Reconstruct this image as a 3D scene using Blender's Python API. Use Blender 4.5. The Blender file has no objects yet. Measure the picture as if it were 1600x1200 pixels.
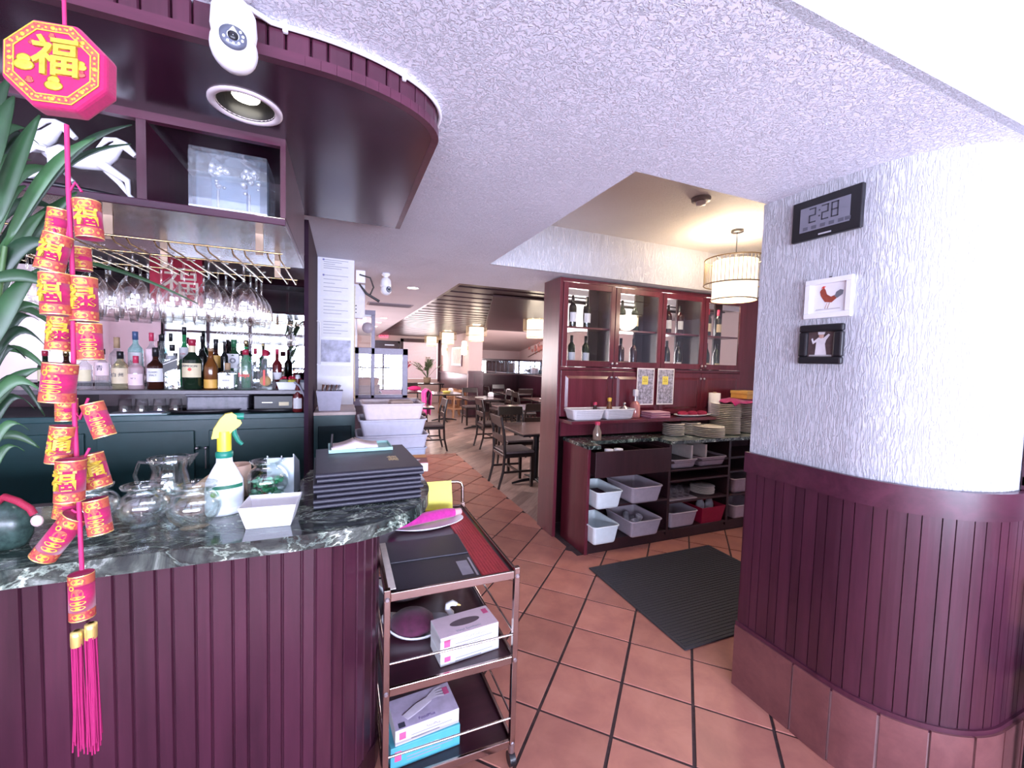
import bpy, bmesh, math, random
from math import sin, cos, pi, radians, sqrt, atan2, hypot
from mathutils import Vector, Matrix
random.seed(7)
SC = bpy.context.scene
COL = SC.collection
# ------------------------------------------------------------------ camera
FPX, YAW, PITCH, ROLL, EYE = 645.24, radians(22.408), radians(-3.013), radians(1.626), 1.62
_F = Vector((sin(YAW)*cos(PITCH), cos(YAW)*cos(PITCH), sin(PITCH)))
_R0 = Vector((cos(YAW), -sin(YAW), 0)); _U0 = _R0.cross(_F)
_R = cos(ROLL)*_R0 + sin(ROLL)*_U0; _U = -sin(ROLL)*_R0 + cos(ROLL)*_U0
cd = bpy.data.cameras.new('camera'); cam = bpy.data.objects.new('camera', cd); COL.objects.link(cam)
cd.sensor_width = 36; cd.lens = FPX/1600*36; cd.clip_start = .02; cd.clip_end = 200
cam.matrix_world = Matrix(((_R.x, _U.x, -_F.x, 0), (_R.y, _U.y, -_F.y, 0), (_R.z, _U.z, -_F.z, EYE), (0, 0, 0, 1)))
SC.camera = cam
def _ray(x, y): return _F+_R*((x-800)/FPX)+_U*((600-y)/FPX)
def AZ(x, y, z): d = _ray(x, y); return d*((z-EYE)/d.z)+Vector((0, 0, EYE))   # where the sight line of a photo point meets a height,
def AY(x, y, Y): d = _ray(x, y); return d*(Y/d.y)+Vector((0, 0, EYE))          # a depth
def AX(x, y, X): d = _ray(x, y); return d*(X/d.x)+Vector((0, 0, EYE))          # or a side plane of the room
# ------------------------------------------------------------------ render look
SC.view_settings.view_transform = 'Standard'; SC.view_settings.look = 'None'
SC.view_settings.exposure = EXPO = 1.0; SC.view_settings.gamma = 1; SC.view_settings.use_curve_mapping = False
SC.cycles.transparent_max_bounces = 40; SC.cycles.max_bounces = 10; SC.cycles.diffuse_bounces = 5
SC.cycles.glossy_bounces = 5; SC.cycles.use_denoising = True
SC.cycles.sample_clamp_indirect = 6; SC.cycles.caustics_reflective = False; SC.cycles.caustics_refractive = False
# ------------------------------------------------------------------ world: bright overcast sky over the street
w = bpy.data.worlds.new('sky'); SC.world = w; w.use_nodes = True
bg = w.node_tree.nodes['Background']; bg.inputs[0].default_value = (.80, .86, 1, 1); bg.inputs[1].default_value = 1.6
# ------------------------------------------------------------------ lights
def area(name, loc, rot, sx, sy, power, color):
    l = bpy.data.lights.new(name, 'AREA'); l.shape = 'RECTANGLE'; l.size = sx; l.size_y = sy; l.energy = power; l.color = color
    o = bpy.data.objects.new(name, l); o.location = loc; o.rotation_euler = rot; COL.objects.link(o); return o
DAY = (.70, .735, 1.0)
# daylight entering by the street windows behind the camera, and by the dining-room windows, plus an added corridor fill
area('daylight_street_windows', (-.9, -3.6, 1.1), (radians(108), 0, 0), 8.0, 1.6, 1120, DAY)
area('daylight_dining_window', (5.35, 7.6, 1.75), (radians(90), 0, radians(90)), 3.6, 1.3, 120, (1, .86, .88))
area('daylight_blind_window', (2.6, 15.3, 1.5), (radians(-90), 0, 0), 1.1, 1.1, 14, (1, .86, .92))
area('corridor_fill', (-1.3, 9.5, 1.7), (radians(90), 0, radians(-90)), 4.5, 1.2, 100, (1, .88, .90))  # added lamp brightening the far dining room; this wall has no window
# ------------------------------------------------------------------ helpers
class MB:
    def __init__(s): s.v = []; s.f = []; s.s = []
    def add(s, vs, fs, M=None, smooth=False):
        n = len(s.v)
        for p in vs:
            s.v.append(tuple(M @ Vector(p)) if M is not None else tuple(p))
        for f in fs:
            s.f.append(tuple(i+n for i in f)); s.s.append(smooth)
        return s
    def b2(s, x0, x1, y0, y1, z0, z1, M=None):
        return s.add([(x0,y0,z0),(x1,y0,z0),(x1,y1,z0),(x0,y1,z0),(x0,y0,z1),(x1,y0,z1),(x1,y1,z1),(x0,y1,z1)],
              [(0,3,2,1),(4,5,6,7),(0,1,5,4),(1,2,6,5),(2,3,7,6),(3,0,4,7)], M)
    def box(s, c, d, rz=0, M=None):
        T = Matrix.Translation(c) @ Matrix.Rotation(rz, 4, 'Z')
        if M is not None: T = M @ T
        return s.b2(-d[0]/2, d[0]/2, -d[1]/2, d[1]/2, -d[2]/2, d[2]/2, T)
    def hexa(s, b, t):
        return s.add(list(b)+list(t), [(0,3,2,1),(4,5,6,7),(0,1,5,4),(1,2,6,5),(2,3,7,6),(3,0,4,7)])
    def cyl(s, p0, p1, r0, r1=None, n=14, caps=True, smooth=True):
        p0 = Vector(p0); p1 = Vector(p1); r1 = r0 if r1 is None else r1
        q = (p1-p0).to_track_quat('Z', 'Y').to_matrix()
        vs = []; 
        for k in range(n):
            a = 2*pi*k/n; d = q @ Vector((cos(a), sin(a), 0))
            vs.append(p0+d*r0); vs.append(p1+d*r1)
        s.add(vs, [(2*k, 2*((k+1) % n), 2*((k+1) % n)+1, 2*k+1) for k in range(n)], None, smooth)
        if caps:
            s.add(vs, [tuple(2*k for k in reversed(range(n))), tuple(2*k+1 for k in range(n))])
        return s
    def tube(s, pts, r, n=7, closed=False, caps=True):
        pts = [Vector(p) for p in pts]; m = len(pts); rr = r if isinstance(r, (list, tuple)) else [r]*m
        vs = []; prev = None
        for i, p in enumerate(pts):
            a = pts[(i-1) % m] if (closed or i > 0) else p; b = pts[(i+1) % m] if (closed or i < m-1) else p
            t = (b-a).normalized() if (b-a).length > 1e-9 else Vector((0,0,1))
            if prev is None:
                u = t.orthogonal().normalized()
            else:
                u = prev - t*prev.dot(t); u = u.normalized() if u.length > 1e-6 else t.orthogonal().normalized()
            prev = u; w_ = t.cross(u)
            for k in range(n):
                an = 2*pi*k/n; vs.append(p+(u*cos(an)+w_*sin(an))*rr[i])
        fs = []
        for i in range(m if closed else m-1):
            j = (i+1) % m
            for k in range(n):
                l = (k+1) % n; fs.append((i*n+k, i*n+l, j*n+l, j*n+k))
        s.add(vs, fs, None, True)
        if caps and not closed:
            s.add(vs[:n], [tuple(reversed(range(n)))]); s.add(vs[-n:], [tuple(range(n))])
        return s
    def lathe(s, prof, n=20, M=None, smooth=True, sx=1, sy=1):
        vs = []; m = len(prof)
        for r, z in prof:
            for k in range(n):
                a = 2*pi*k/n; vs.append((r*cos(a)*sx, r*sin(a)*sy, z))
        fs = [(i*n+k, i*n+(k+1) % n, (i+1)*n+(k+1) % n, (i+1)*n+k) for i in range(m-1) for k in range(n)]
        s.add(vs, fs, M, smooth)
        return s
    def prism(s, poly, z0, z1, M=None, smooth=False):
        n = len(poly); vs = [(x, y, z0) for x, y in poly]+[(x, y, z1) for x, y in poly]
        s.add(vs, [tuple(reversed(range(n))), tuple(range(n, 2*n))], M)
        s.add(vs, [(k, (k+1) % n, n+(k+1) % n, n+k) for k in range(n)], M, smooth)
        return s
    def sphere(s, c, r, n=14, m=8, sc=(1,1,1), M=None):
        prof = [(max(r*sin(pi*i/m), 1e-4), -r*cos(pi*i/m)) for i in range(m+1)]
        T = Matrix.Translation(c) @ Matrix.Diagonal((*sc, 1))
        return s.lathe(prof, n, (M @ T) if M is not None else T)
    def quad(s, a, b, c, d, smooth=False): return s.add([a, b, c, d], [(0,1,2,3)], None, smooth)
    def grid(s, fn, nu, nv, smooth=True):
        vs = [fn(i/nu, j/nv) for j in range(nv+1) for i in range(nu+1)]
        return s.add(vs, [(j*(nu+1)+i, j*(nu+1)+i+1, (j+1)*(nu+1)+i+1, (j+1)*(nu+1)+i) for j in range(nv) for i in range(nu)], None, smooth)
    def mesh(s, name, m):
        me = bpy.data.meshes.new(name); me.from_pydata(s.v, [], s.f)
        me.polygons.foreach_set('use_smooth', s.s); me.materials.append(m); me.update(); return me
    def build(s, name, m, parent=None, loc=None, rot=None, bev=0, solid=0, sub=0):
        return link(name, s.mesh(name, m), parent, loc, rot, bev, solid, sub)
def link(name, me, parent=None, loc=None, rot=None, bev=0, solid=0, sub=0):
    o = bpy.data.objects.new(name, me); COL.objects.link(o)
    if parent is not None: o.parent = parent
    if loc is not None: o.location = loc
    if rot is not None: o.rotation_euler = rot
    if sub:
        d = o.modifiers.new('sub', 'SUBSURF'); d.levels = sub; d.render_levels = sub
    if solid:
        d = o.modifiers.new('solid', 'SOLIDIFY'); d.thickness = solid; d.offset = 0
    if bev:
        d = o.modifiers.new('bevel', 'BEVEL'); d.width = bev; d.segments = 2; d.limit_method = 'ANGLE'; d.angle_limit = radians(40)
    return o
def tag(o, label, cat, group=None):
    o['label'] = label; o['category'] = cat
    if group: o['group'] = group
    return o
def thing(name, label, cat, loc=(0,0,0), rz=0, group=None):
    o = bpy.data.objects.new(name, None); COL.objects.link(o); o.empty_display_size = .05
    o.location = loc; o.rotation_euler = (0, 0, rz); return tag(o, label, cat, group)
def struct(o, label=None):
    o['kind'] = 'structure'
    if label: o['label'] = label
    return o
def copy_tree(o, parent=None):
    c = o.copy(); COL.objects.link(c)
    for k in list(c.keys()):
        pass
    if parent is not None: c.parent = parent
    for ch in list(o.children): copy_tree(ch, c)
    return c
def dup(o, loc, rz=None, label=None, group=None):
    c = copy_tree(o); c.location = loc
    if rz is not None: c.rotation_euler = (0, 0, rz)
    if label: c['label'] = label
    if group: c['group'] = group
    return c
FONTS = {}
def text(s, size, m, parent=None, M=None, extrude=.0004, name='lettering', align='CENTER', bold=0):
    cu = bpy.data.curves.new('txt', 'FONT'); cu.body = s; cu.size = size; cu.extrude = extrude; cu.align_x = align; cu.align_y = 'CENTER'
    cu.offset = bold; cu.resolution_u = 3
    t = bpy.data.objects.new('txt', cu); COL.objects.link(t)
    me = bpy.data.meshes.new_from_object(t.evaluated_get(bpy.context.evaluated_depsgraph_get()))
    bpy.data.objects.remove(t); bpy.data.curves.remove(cu)
    me.materials.clear(); me.materials.append(m); me.name = name
    o = link(name, me, parent)
    if M is not None: o.matrix_local = M
    return o
def frame(p, xd, yd):
    """matrix with origin p, local x along xd, local y along yd"""
    x = Vector(xd).normalized(); y = Vector(yd); y = (y-x*y.dot(x)).normalized(); z = x.cross(y)
    return Matrix(((x.x, y.x, z.x, p[0]), (x.y, y.y, z.y, p[1]), (x.z, y.z, z.z, p[2]), (0,0,0,1)))
FRONT = lambda p: frame(p, (1,0,0), (0,0,1))        # faces the camera side (-y)
# ------------------------------------------------------------------ materials
def nodes(name):
    m = bpy.data.materials.new(name); m.use_nodes = True; t = m.node_tree
    return m, t, t.nodes['Principled BSDF']
def setp(b, col, rough=.5, metal=0, spec=.5, coat=0, trans=0, sheen=0):
    b.inputs['Base Color'].default_value = (*col, 1); b.inputs['Roughness'].default_value = rough; b.inputs['Metallic'].default_value = metal
    b.inputs['Specular IOR Level'].default_value = spec; b.inputs['Coat Weight'].default_value = coat; b.inputs['Transmission Weight'].default_value = trans
    b.inputs['Sheen Weight'].default_value = sheen
def coords(t, scale=(1,1,1), kind='Object', rot=(0,0,0)):
    c = t.nodes.new('ShaderNodeTexCoord'); mp = t.nodes.new('ShaderNodeMapping'); mp.inputs['Scale'].default_value = scale; mp.inputs['Rotation'].default_value = rot
    t.links.new(c.outputs[kind], mp.inputs[0]); return mp.outputs[0]
def noise(t, co, scale, detail=4, rough=.55, dist=0):
    n = t.nodes.new('ShaderNodeTexNoise'); n.inputs['Scale'].default_value = scale; n.inputs['Detail'].default_value = detail
    n.inputs['Roughness'].default_value = rough; n.inputs['Distortion'].default_value = dist; t.links.new(co, n.inputs['Vector']); return n.outputs['Fac']
def ramp(t, fac, stops):
    r = t.nodes.new('ShaderNodeValToRGB'); e = r.color_ramp.elements
    while len(e) < len(stops): e.new(.5)
    for q, (p, c) in zip(e, stops): q.position = p; q.color = (*c, 1) if len(c) == 3 else c
    t.links.new(fac, r.inputs[0]); return r.outputs[0]
def bump(t, b, h, strength=.3, dist=.01):
    n = t.nodes.new('ShaderNodeBump'); n.inputs['Strength'].default_value = strength; n.inputs['Distance'].default_value = dist
    t.links.new(h, n.inputs['Height']); t.links.new(n.outputs[0], b.inputs['Normal'])
def randhue(t, colsock, amt=.12):
    """small brightness change from object to object"""
    oi = t.nodes.new('ShaderNodeObjectInfo'); hs = t.nodes.new('ShaderNodeHueSaturation'); mr = t.nodes.new('ShaderNodeMapRange')
    mr.inputs[3].default_value = 1-amt; mr.inputs[4].default_value = 1+amt
    t.links.new(oi.outputs['Random'], mr.inputs[0]); t.links.new(mr.outputs[0], hs.inputs['Value']); t.links.new(colsock, hs.inputs['Color']); return hs.outputs[0]
MATS = {}
def plain(name, col, rough=.5, metal=0, var=.08, scale=30, **k):
    if name in MATS: return MATS[name]
    m, t, b = nodes(name); setp(b, col, rough, metal, **k)
    if var:
        f = noise(t, coords(t), scale); lo = tuple(c*(1-var) for c in col); hi = tuple(min(1, c*(1+var)) for c in col)
        t.links.new(ramp(t, f, [(.3, lo), (.7, hi)]), b.inputs['Base Color'])
    MATS[name] = m; return m
def glow(name, col, strength):
    if name in MATS: return MATS[name]
    m, t, b = nodes(name); setp(b, col, .5); b.inputs['Emission Color'].default_value = (*col, 1); b.inputs['Emission Strength'].default_value = strength
    MATS[name] = m; return m
def glass(name, tint=(1,1,1), base=.06, edge=.75, rough=.02, body=0):
    """thin clear glass: see-through, mirror-like at grazing angles"""
    m = bpy.data.materials.new(name); m.use_nodes = True; t = m.node_tree; t.nodes.clear()
    o = t.nodes.new('ShaderNodeOutputMaterial'); tr = t.nodes.new('ShaderNodeBsdfTransparent'); gl = t.nodes.new('ShaderNodeBsdfGlossy'); mx = t.nodes.new('ShaderNodeMixShader')
    tr.inputs[0].default_value = (*tint, 1); gl.inputs['Roughness'].default_value = rough; gl.inputs[0].default_value = (1,1,1,1)
    lw = t.nodes.new('ShaderNodeLayerWeight'); lw.inputs[0].default_value = .5; mr = t.nodes.new('ShaderNodeMapRange')
    mr.inputs[3].default_value = base; mr.inputs[4].default_value = edge
    pw = t.nodes.new('ShaderNodeMath'); pw.operation = 'POWER'; pw.inputs[1].default_value = 2.6; t.links.new(lw.outputs['Facing'], pw.inputs[0]); t.links.new(pw.outputs[0], mr.inputs[0]); t.links.new(mr.outputs[0], mx.inputs[0])
    t.links.new(tr.outputs[0], mx.inputs[1]); t.links.new(gl.outputs[0], mx.inputs[2])
    if body:
        df = t.nodes.new('ShaderNodeBsdfDiffuse'); df.inputs[0].default_value = (*tint, 1); m2 = t.nodes.new('ShaderNodeMixShader'); m2.inputs[0].default_value = body
        t.links.new(mx.outputs[0], m2.inputs[1]); t.links.new(df.outputs[0], m2.inputs[2]); t.links.new(m2.outputs[0], o.inputs[0])
    else:
        t.links.new(mx.outputs[0], o.inputs[0])
    return m
def wood(name, dark, light, rough=.3, axis=(1,1,.08), scale=9, rnd=.1, coat=.3, bumps=.06):
    m, t, b = nodes(name); setp(b, light, rough, coat=coat); b.inputs['Coat Roughness'].default_value = .18
    co = coords(t, axis); f = noise(t, co, scale, 8, .62, .8); f2 = noise(t, co, scale*7, 3, .6)
    mx = t.nodes.new('ShaderNodeMath'); mx.operation = 'MULTIPLY_ADD'; mx.inputs[1].default_value = .35; t.links.new(f2, mx.inputs[0]); t.links.new(f, mx.inputs[2])
    c = ramp(t, mx.outputs[0], [(.42, dark), (.85, light)]); c = randhue(t, c, rnd)
    t.links.new(c, b.inputs['Base Color']); bump(t, b, mx.outputs[0], bumps, .002); return m
def plaster(name, col, co_scale, scale, strength, dist, rough=.65, lo=.94, thr=(.40,.62)):
    m, t, b = nodes(name); setp(b, col, rough, spec=.35)
    co = coords(t, co_scale); f = noise(t, co, scale, 5, .6, 1.2)
    r = ramp(t, f, [(thr[0], (0,0,0)), (thr[1], (1,1,1))]); f3 = noise(t, coords(t), 2.2, 3)
    t.links.new(ramp(t, f3, [(.3, tuple(c*lo for c in col)), (.7, col)]), b.inputs['Base Color'])
    bump(t, b, r, strength, dist); return m
M = {}
M['mahog'] = wood('mahogany', (.035,.0075,.017), (.074,.017,.035), .34)
M['mahog_h'] = wood('mahogany_horizontal', (.042,.008,.020), (.090,.020,.042), .34, (.08,1,1))
M['mahog_dark'] = wood('dark_mahogany', (.020,.004,.010), (.040,.009,.020), .28, (.08,1,1))
M['cab'] = wood('cabinet_cherry', (.070,.007,.014), (.135,.020,.034), .3, (1,1,.1))
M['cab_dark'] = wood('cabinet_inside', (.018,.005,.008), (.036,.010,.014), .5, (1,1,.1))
M['plum_lacquer'] = wood('plum_lacquer', (.026,.006,.016), (.044,.012,.028), .22, (.1,1,1), coat=.5)
M['slat'] = wood('slat_wood', (.026,.006,.009), (.055,.013,.020), .42, (.06,1,1), rnd=.25)
M['ceiling'] = plaster('swirl_plaster', (.88,.87,.97), (1,1.0,1), 62, .8, .008, thr=(.45,.57))
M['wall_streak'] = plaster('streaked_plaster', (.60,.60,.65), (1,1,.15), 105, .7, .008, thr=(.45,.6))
M['wall_plain'] = plaster('painted_wall', (.80,.64,.62), (1,1,1), 30, .08, .004)
M['grout'] = plain('grout', (.055,.032,.034), .85, var=.3)
M['black'] = plain('black_plastic', (.012,.011,.014), .35, var=0)
M['white'] = plain('white_plastic', (.82,.82,.86), .35, var=.02)
M['chrome'] = plain('chrome', (.80,.72,.70), .12, 1, var=0)
M['steel'] = plain('brushed_steel', (.62,.60,.64), .3, 1, var=.05)
M['brass'] = plain('brass', (.72,.52,.26), .25, 1, var=.05)
M['mirror'] = plain('mirror_glass', (.90,.92,.94), .015, 1, var=0)
M['glass'] = glass('clear_glass')
M['pane'] = glass('window_pane', (.97,.98,.98), .025, .5)
M['paper'] = plain('paper', (.82,.81,.83), .7, var=.03)
M['ink'] = plain('ink', (.05,.05,.08), .7, var=0)
M['ink_grey'] = plain('grey_ink', (.35,.35,.42), .7, var=0)
def tilemat():
    m, t, b = nodes('terracotta_tile'); setp(b, (.3,.12,.09), .38, spec=.45)
    f = noise(t, coords(t), 5, 4, .6, .4); f2 = noise(t, coords(t), 60, 4)
    c = ramp(t, f, [(.25, (.34,.125,.105)), (.55, (.47,.195,.145)), (.8, (.54,.245,.185))]); c = randhue(t, c, .14)
    t.links.new(c, b.inputs['Base Color']); bump(t, b, f2, .12, .003)
    r = t.nodes.new('ShaderNodeMapRange'); r.inputs[3].default_value = .28; r.inputs[4].default_value = .55; t.links.new(f, r.inputs[0]); t.links.new(r.outputs[0], b.inputs['Roughness']); return m
M['tile'] = tilemat()
M['base_tile'] = wood('glazed_base_tile', (.135,.048,.052), (.205,.080,.080), .3, (1,1,1), 6, rnd=.08)
M['plank'] = wood('floor_plank', (.30,.19,.155), (.60,.43,.37), .33, (.12,1,1), 10, rnd=.28)
def marble():
    m, t, b = nodes('green_marble'); setp(b, (.02,.03,.028), .12, spec=.6, coat=.3)
    co = coords(t, (1,1.5,1)); f = noise(t, co, 4.5, 8, .62, 2.6); f2 = noise(t, co, 2.6, 6, .6, 3.2)
    c = ramp(t, f, [(.28, (.010,.014,.016)), (.44, (.036,.050,.046)), (.54, (.10,.125,.105)), (.585, (.30,.34,.30)), (.62, (.085,.105,.092)), (.74, (.030,.042,.040))])
    c2 = ramp(t, f2, [(.40, (1,1,1)), (.47, (.35,.38,.36)), (.50, (3.2,3.2,3.0)), (.53, (.5,.5,.5)), (.62, (1,1,1))])
    mx = t.nodes.new('ShaderNodeMix'); mx.data_type = 'RGBA'; mx.blend_type = 'MULTIPLY'; mx.inputs[0].default_value = 1
    t.links.new(c, mx.inputs[6]); t.links.new(c2, mx.inputs[7]); t.links.new(mx.outputs[2], b.inputs['Base Color']); return m
M['marble'] = marble()
# ================================================================== THE SETTING
ZC = 2.42
def clip(poly, x0, x1, y0, y1):
    for ax, lim, sg in ((0, x0, 1), (0, x1, -1), (1, y0, 1), (1, y1, -1)):
        out = []
        for i, p in enumerate(poly):
            q = poly[(i+1) % len(poly)]; a = (p[ax]-lim)*sg; b = (q[ax]-lim)*sg
            if a >= 0: out.append(p)
            if a*b < 0:
                t = a/(a-b); out.append((p[0]+(q[0]-p[0])*t, p[1]+(q[1]-p[1])*t))
        poly = out
        if len(poly) < 3: return []
    return poly
def parea(p): return abs(sum(p[i][0]*p[(i+1) % len(p)][1]-p[(i+1) % len(p)][0]*p[i][1] for i in range(len(p))))/2
# ---- tiled floor of the entrance, laid on the diagonal
fl = struct(MB().b2(-4, 6, -2.7, 7.0, -.06, -.006).build('floor', M['grout']), 'red clay tile floor with dark joints')
struct(MB().b2(-4, 6, -2.7, .349, -.006, -.0005).build('floor', M['tile']), 'red clay floor of the entrance by the street window')
c45 = sqrt(.5); PT = .3345; G = .0065
def uv2xy(u, v): return ((u-v)*c45, (u+v)*c45)
h_ = PT/2-G
TS = MB()
TS.add([(-h_,-h_,-.012),(h_,-h_,-.012),(h_,h_,-.012),(-h_,h_,-.012),(-h_+.002,-h_+.002,0),(h_-.002,-h_+.002,0),(h_-.002,h_-.002,0),(-h_+.002,h_-.002,0)],
       [(4,5,6,7),(0,1,5,4),(1,2,6,5),(2,3,7,6),(3,0,4,7)])
tile_me = TS.mesh('tile', M['tile'])
def tile_zones():
    yield (.08, 1.85, .35, 7.0); yield (1.85, 4.4, .60, 2.93)
seen = set()
for z0, z1, y0, y1 in tile_zones():
    for i in range(-20, 40):
        for j in range(-30, 30):
            u = 2.11+PT*(i+.5); v = .2215+PT*(j+.5); x, y = uv2xy(u, v)
            sq = [uv2xy(u-h_, v-h_), uv2xy(u+h_, v-h_), uv2xy(u+h_, v+h_), uv2xy(u-h_, v+h_)]
            p = clip(sq, z0, z1, y0, y1); a = parea(p) if p else 0
            if a < .002: continue
            if a > .98*4*h_*h_:
                if (i, j) in seen: continue
                seen.add((i, j)); o = link('tile', tile_me, fl, (x, y, random.uniform(-.0012, .0005)), (0, 0, pi/4+random.choice([0, pi/2, pi, -pi/2])))
            else:
                o = MB().prism([(q[0]-x, q[1]-y) for q in p], -.012, -.0003).build('tile', M['tile'], fl, (x, y, 0))
# ---- plank floor of the dining room
fd = struct(MB().b2(-1.5, 6, 3.45, 16.2, -.06, -.0075).build('floor', plain('plank_joint', (.10,.06,.05), .7)), 'pale diagonal plank floor of the dining room')
PW = .165; PL = 1.3
for x0, x1, y0, y1 in ((1.85, 5.45, 3.65, 7.0), (.75, 5.45, 7.0, 10.4)):
    for j in range(-40, 60):
        for i in range(-12, 14):
            v = j*PW; u = i*PL+((j*.37) % 1)*PL
            sq = [uv2xy(u+.001, v+.001), uv2xy(u+PL-.001, v+.001), uv2xy(u+PL-.001, v+PW-.001), uv2xy(u+.001, v+PW-.001)]
            p = clip(sq, x0, x1, y0, y1)
            if not p or parea(p) < .004: continue
            a = uv2xy(u, v); r = Matrix.Rotation(-pi/4, 2)
            q = [tuple(r @ Vector((px-a[0], py-a[1]))) for px, py in p]
            MB().prism(q, -.008, random.uniform(-.001, 0)).build('plank', M['plank'], fd, (a[0], a[1], 0), (0, 0, pi/4))
struct(MB().b2(.75, 5.45, 10.4, 16.2, -.0075, -.0005).build('floor', M['plank']), 'pale plank floor at the far end of the dining room')
struct(MB().b2(-1.4, .75, 7.0, 16, -.0075, -.0005).build('floor', M['plank']), 'plank floor along the left dining wall')
struct(MB().b2(-1.4, .08, 3.82, 7.0, -.006, -.0008).build('floor', M['tile']), 'clay floor left of the corridor tiles')
# ---- dropped ceilings
cm = MB(); cm.b2(-4, 1.115, .67, 16, ZC, 2.84); cm.b2(1.115, 5.6, .67, 1.43, ZC, 2.84); cm.b2(1.115, 5.6, 3.275, 4.22, ZC, 2.84)
struct(cm.build('ceiling', M['ceiling']), 'low white ceiling with swirled plaster')
struct(MB().b2(1.115, 5.6, 1.43, 3.275, 2.81, 2.86).build('ceiling', plaster('warm_swirl_plaster', (.80,.76,.74), (1,1,1), 60, .6, .008, thr=(.42,.6))), 'raised ceiling recess above the cabinet')
struct(MB().b2(-4, 6, -2.7, .67, 3.2, 3.25).build('ceiling', M['ceiling']), 'high white ceiling of the entrance')
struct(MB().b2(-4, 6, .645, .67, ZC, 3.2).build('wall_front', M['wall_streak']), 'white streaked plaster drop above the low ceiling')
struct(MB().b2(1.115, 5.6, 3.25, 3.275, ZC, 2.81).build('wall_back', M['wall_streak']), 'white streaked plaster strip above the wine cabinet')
# ---- slatted dark ceiling over the dining room
sl = struct(MB().b2(1.13, 5.6, 4.22, 16, 2.66, 2.7).build('ceiling', M['mahog_dark']), 'dark wooden slat ceiling of the dining room')
MB().b2(1.115, 1.15, 4.22, 16, ZC, 2.7).build('edge_board', M['mahog_dark'], sl)
for k in range(29):
    y = 4.30+k*.39; x1 = 5.45 if y < 9.9 else 3.7
    MB().b2(1.15, x1, y, y+.30, 2.47, 2.53).build('slat', M['slat'], sl, bev=.006)
MB().add([(1.75,4.95,2.44),(5.5,4.95,2.44),(5.5,9.95,2.42),(3.3,9.95,2.42),(1.75,4.95,2.46),(5.5,4.95,2.46),(5.5,9.95,2.46),(3.3,9.95,2.46)],
         [(0,3,2,1),(4,5,6,7),(0,1,5,4),(1,2,6,5),(2,3,7,6),(3,0,4,7)]).build('smooth_panel', M['slat'], sl)
# ---- round-nosed wall with board wainscot and tiled base
CXc, CYc = 2.27, 1.04
def nose(R, n=14, x1=3.6, yb=1.445):
    p = [(CXc-R, yb)]
    for k in range(n+1):
        a = pi+pi/2*k/n; p.append((CXc+R*cos(a), CYc+R*sin(a)))
    p += [(x1, CYc-R), (x1, yb)]; return p
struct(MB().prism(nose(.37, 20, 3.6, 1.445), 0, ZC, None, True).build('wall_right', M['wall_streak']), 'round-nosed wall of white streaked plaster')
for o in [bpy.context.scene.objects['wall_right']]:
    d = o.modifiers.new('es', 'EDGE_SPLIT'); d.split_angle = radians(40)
def nose_path(R, s):
    """point and tangent at arc length s along the face: straight side, then the nose, then the front"""
    L1 = 1.445-CYc; L2 = R*pi/2
    if s < L1: return (CXc-R, 1.445-s), (0, -1)
    if s < L1+L2:
        a = pi+(s-L1)/R; return (CXc+R*cos(a), CYc+R*sin(a)), (-sin(a), cos(a))
    return (CXc+(s-L1-L2), CYc-R), (1, 0)
wn = struct(MB().prism(nose(.378, 20, 3.6, 1.452), .0, 1.19, None, True).build('wainscot_backing', M['mahog'], None), 'plum board wainscot around the rounded wall')
d = wn.modifiers.new('es', 'EDGE_SPLIT'); d.split_angle = radians(40)
def esplit(o):
    d = o.modifiers.new('es', 'EDGE_SPLIT'); d.split_angle = radians(40); return o
def arcband(R0, R1, z0, z1, s0, s1, n=26):
    mb = MB(); vs = []
    for k in range(n+1):
        s = s0+(s1-s0)*k/n
        for R in (R0, R1):
            L1 = 1.445-CYc
            sc = s if s < L1 else L1+(s-L1)*R/R1 if s < L1+R1*pi/2 else s-(R1-R)*pi/2
            p, _ = nose_path(R, sc)
            vs += [(p[0], p[1], z0), (p[0], p[1], z1)]
    fs = []
    for k in range(n):
        a = 4*k; b = a+4
        fs += [(a+2, b+2, b+3, a+3), (a+3, b+3, b+1, a+1), (b, b+2, a+2, a), (a, a+1, b+1, b)]
    fs += [(0, 2, 3, 1), (4*n, 4*n+1, 4*n+3, 4*n+2)]
    return mb.add(vs, fs, None, True)
esplit(arcband(.378, .398, 1.105, 1.205, -.005, 1.9, 60).build('top_rail', M['mahog_h'], wn))
esplit(arcband(.378, .394, .30, .33, -.005, 1.9, 60).build('bottom_rail', M['mahog_h'], wn))
s = .004; k = 0
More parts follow.
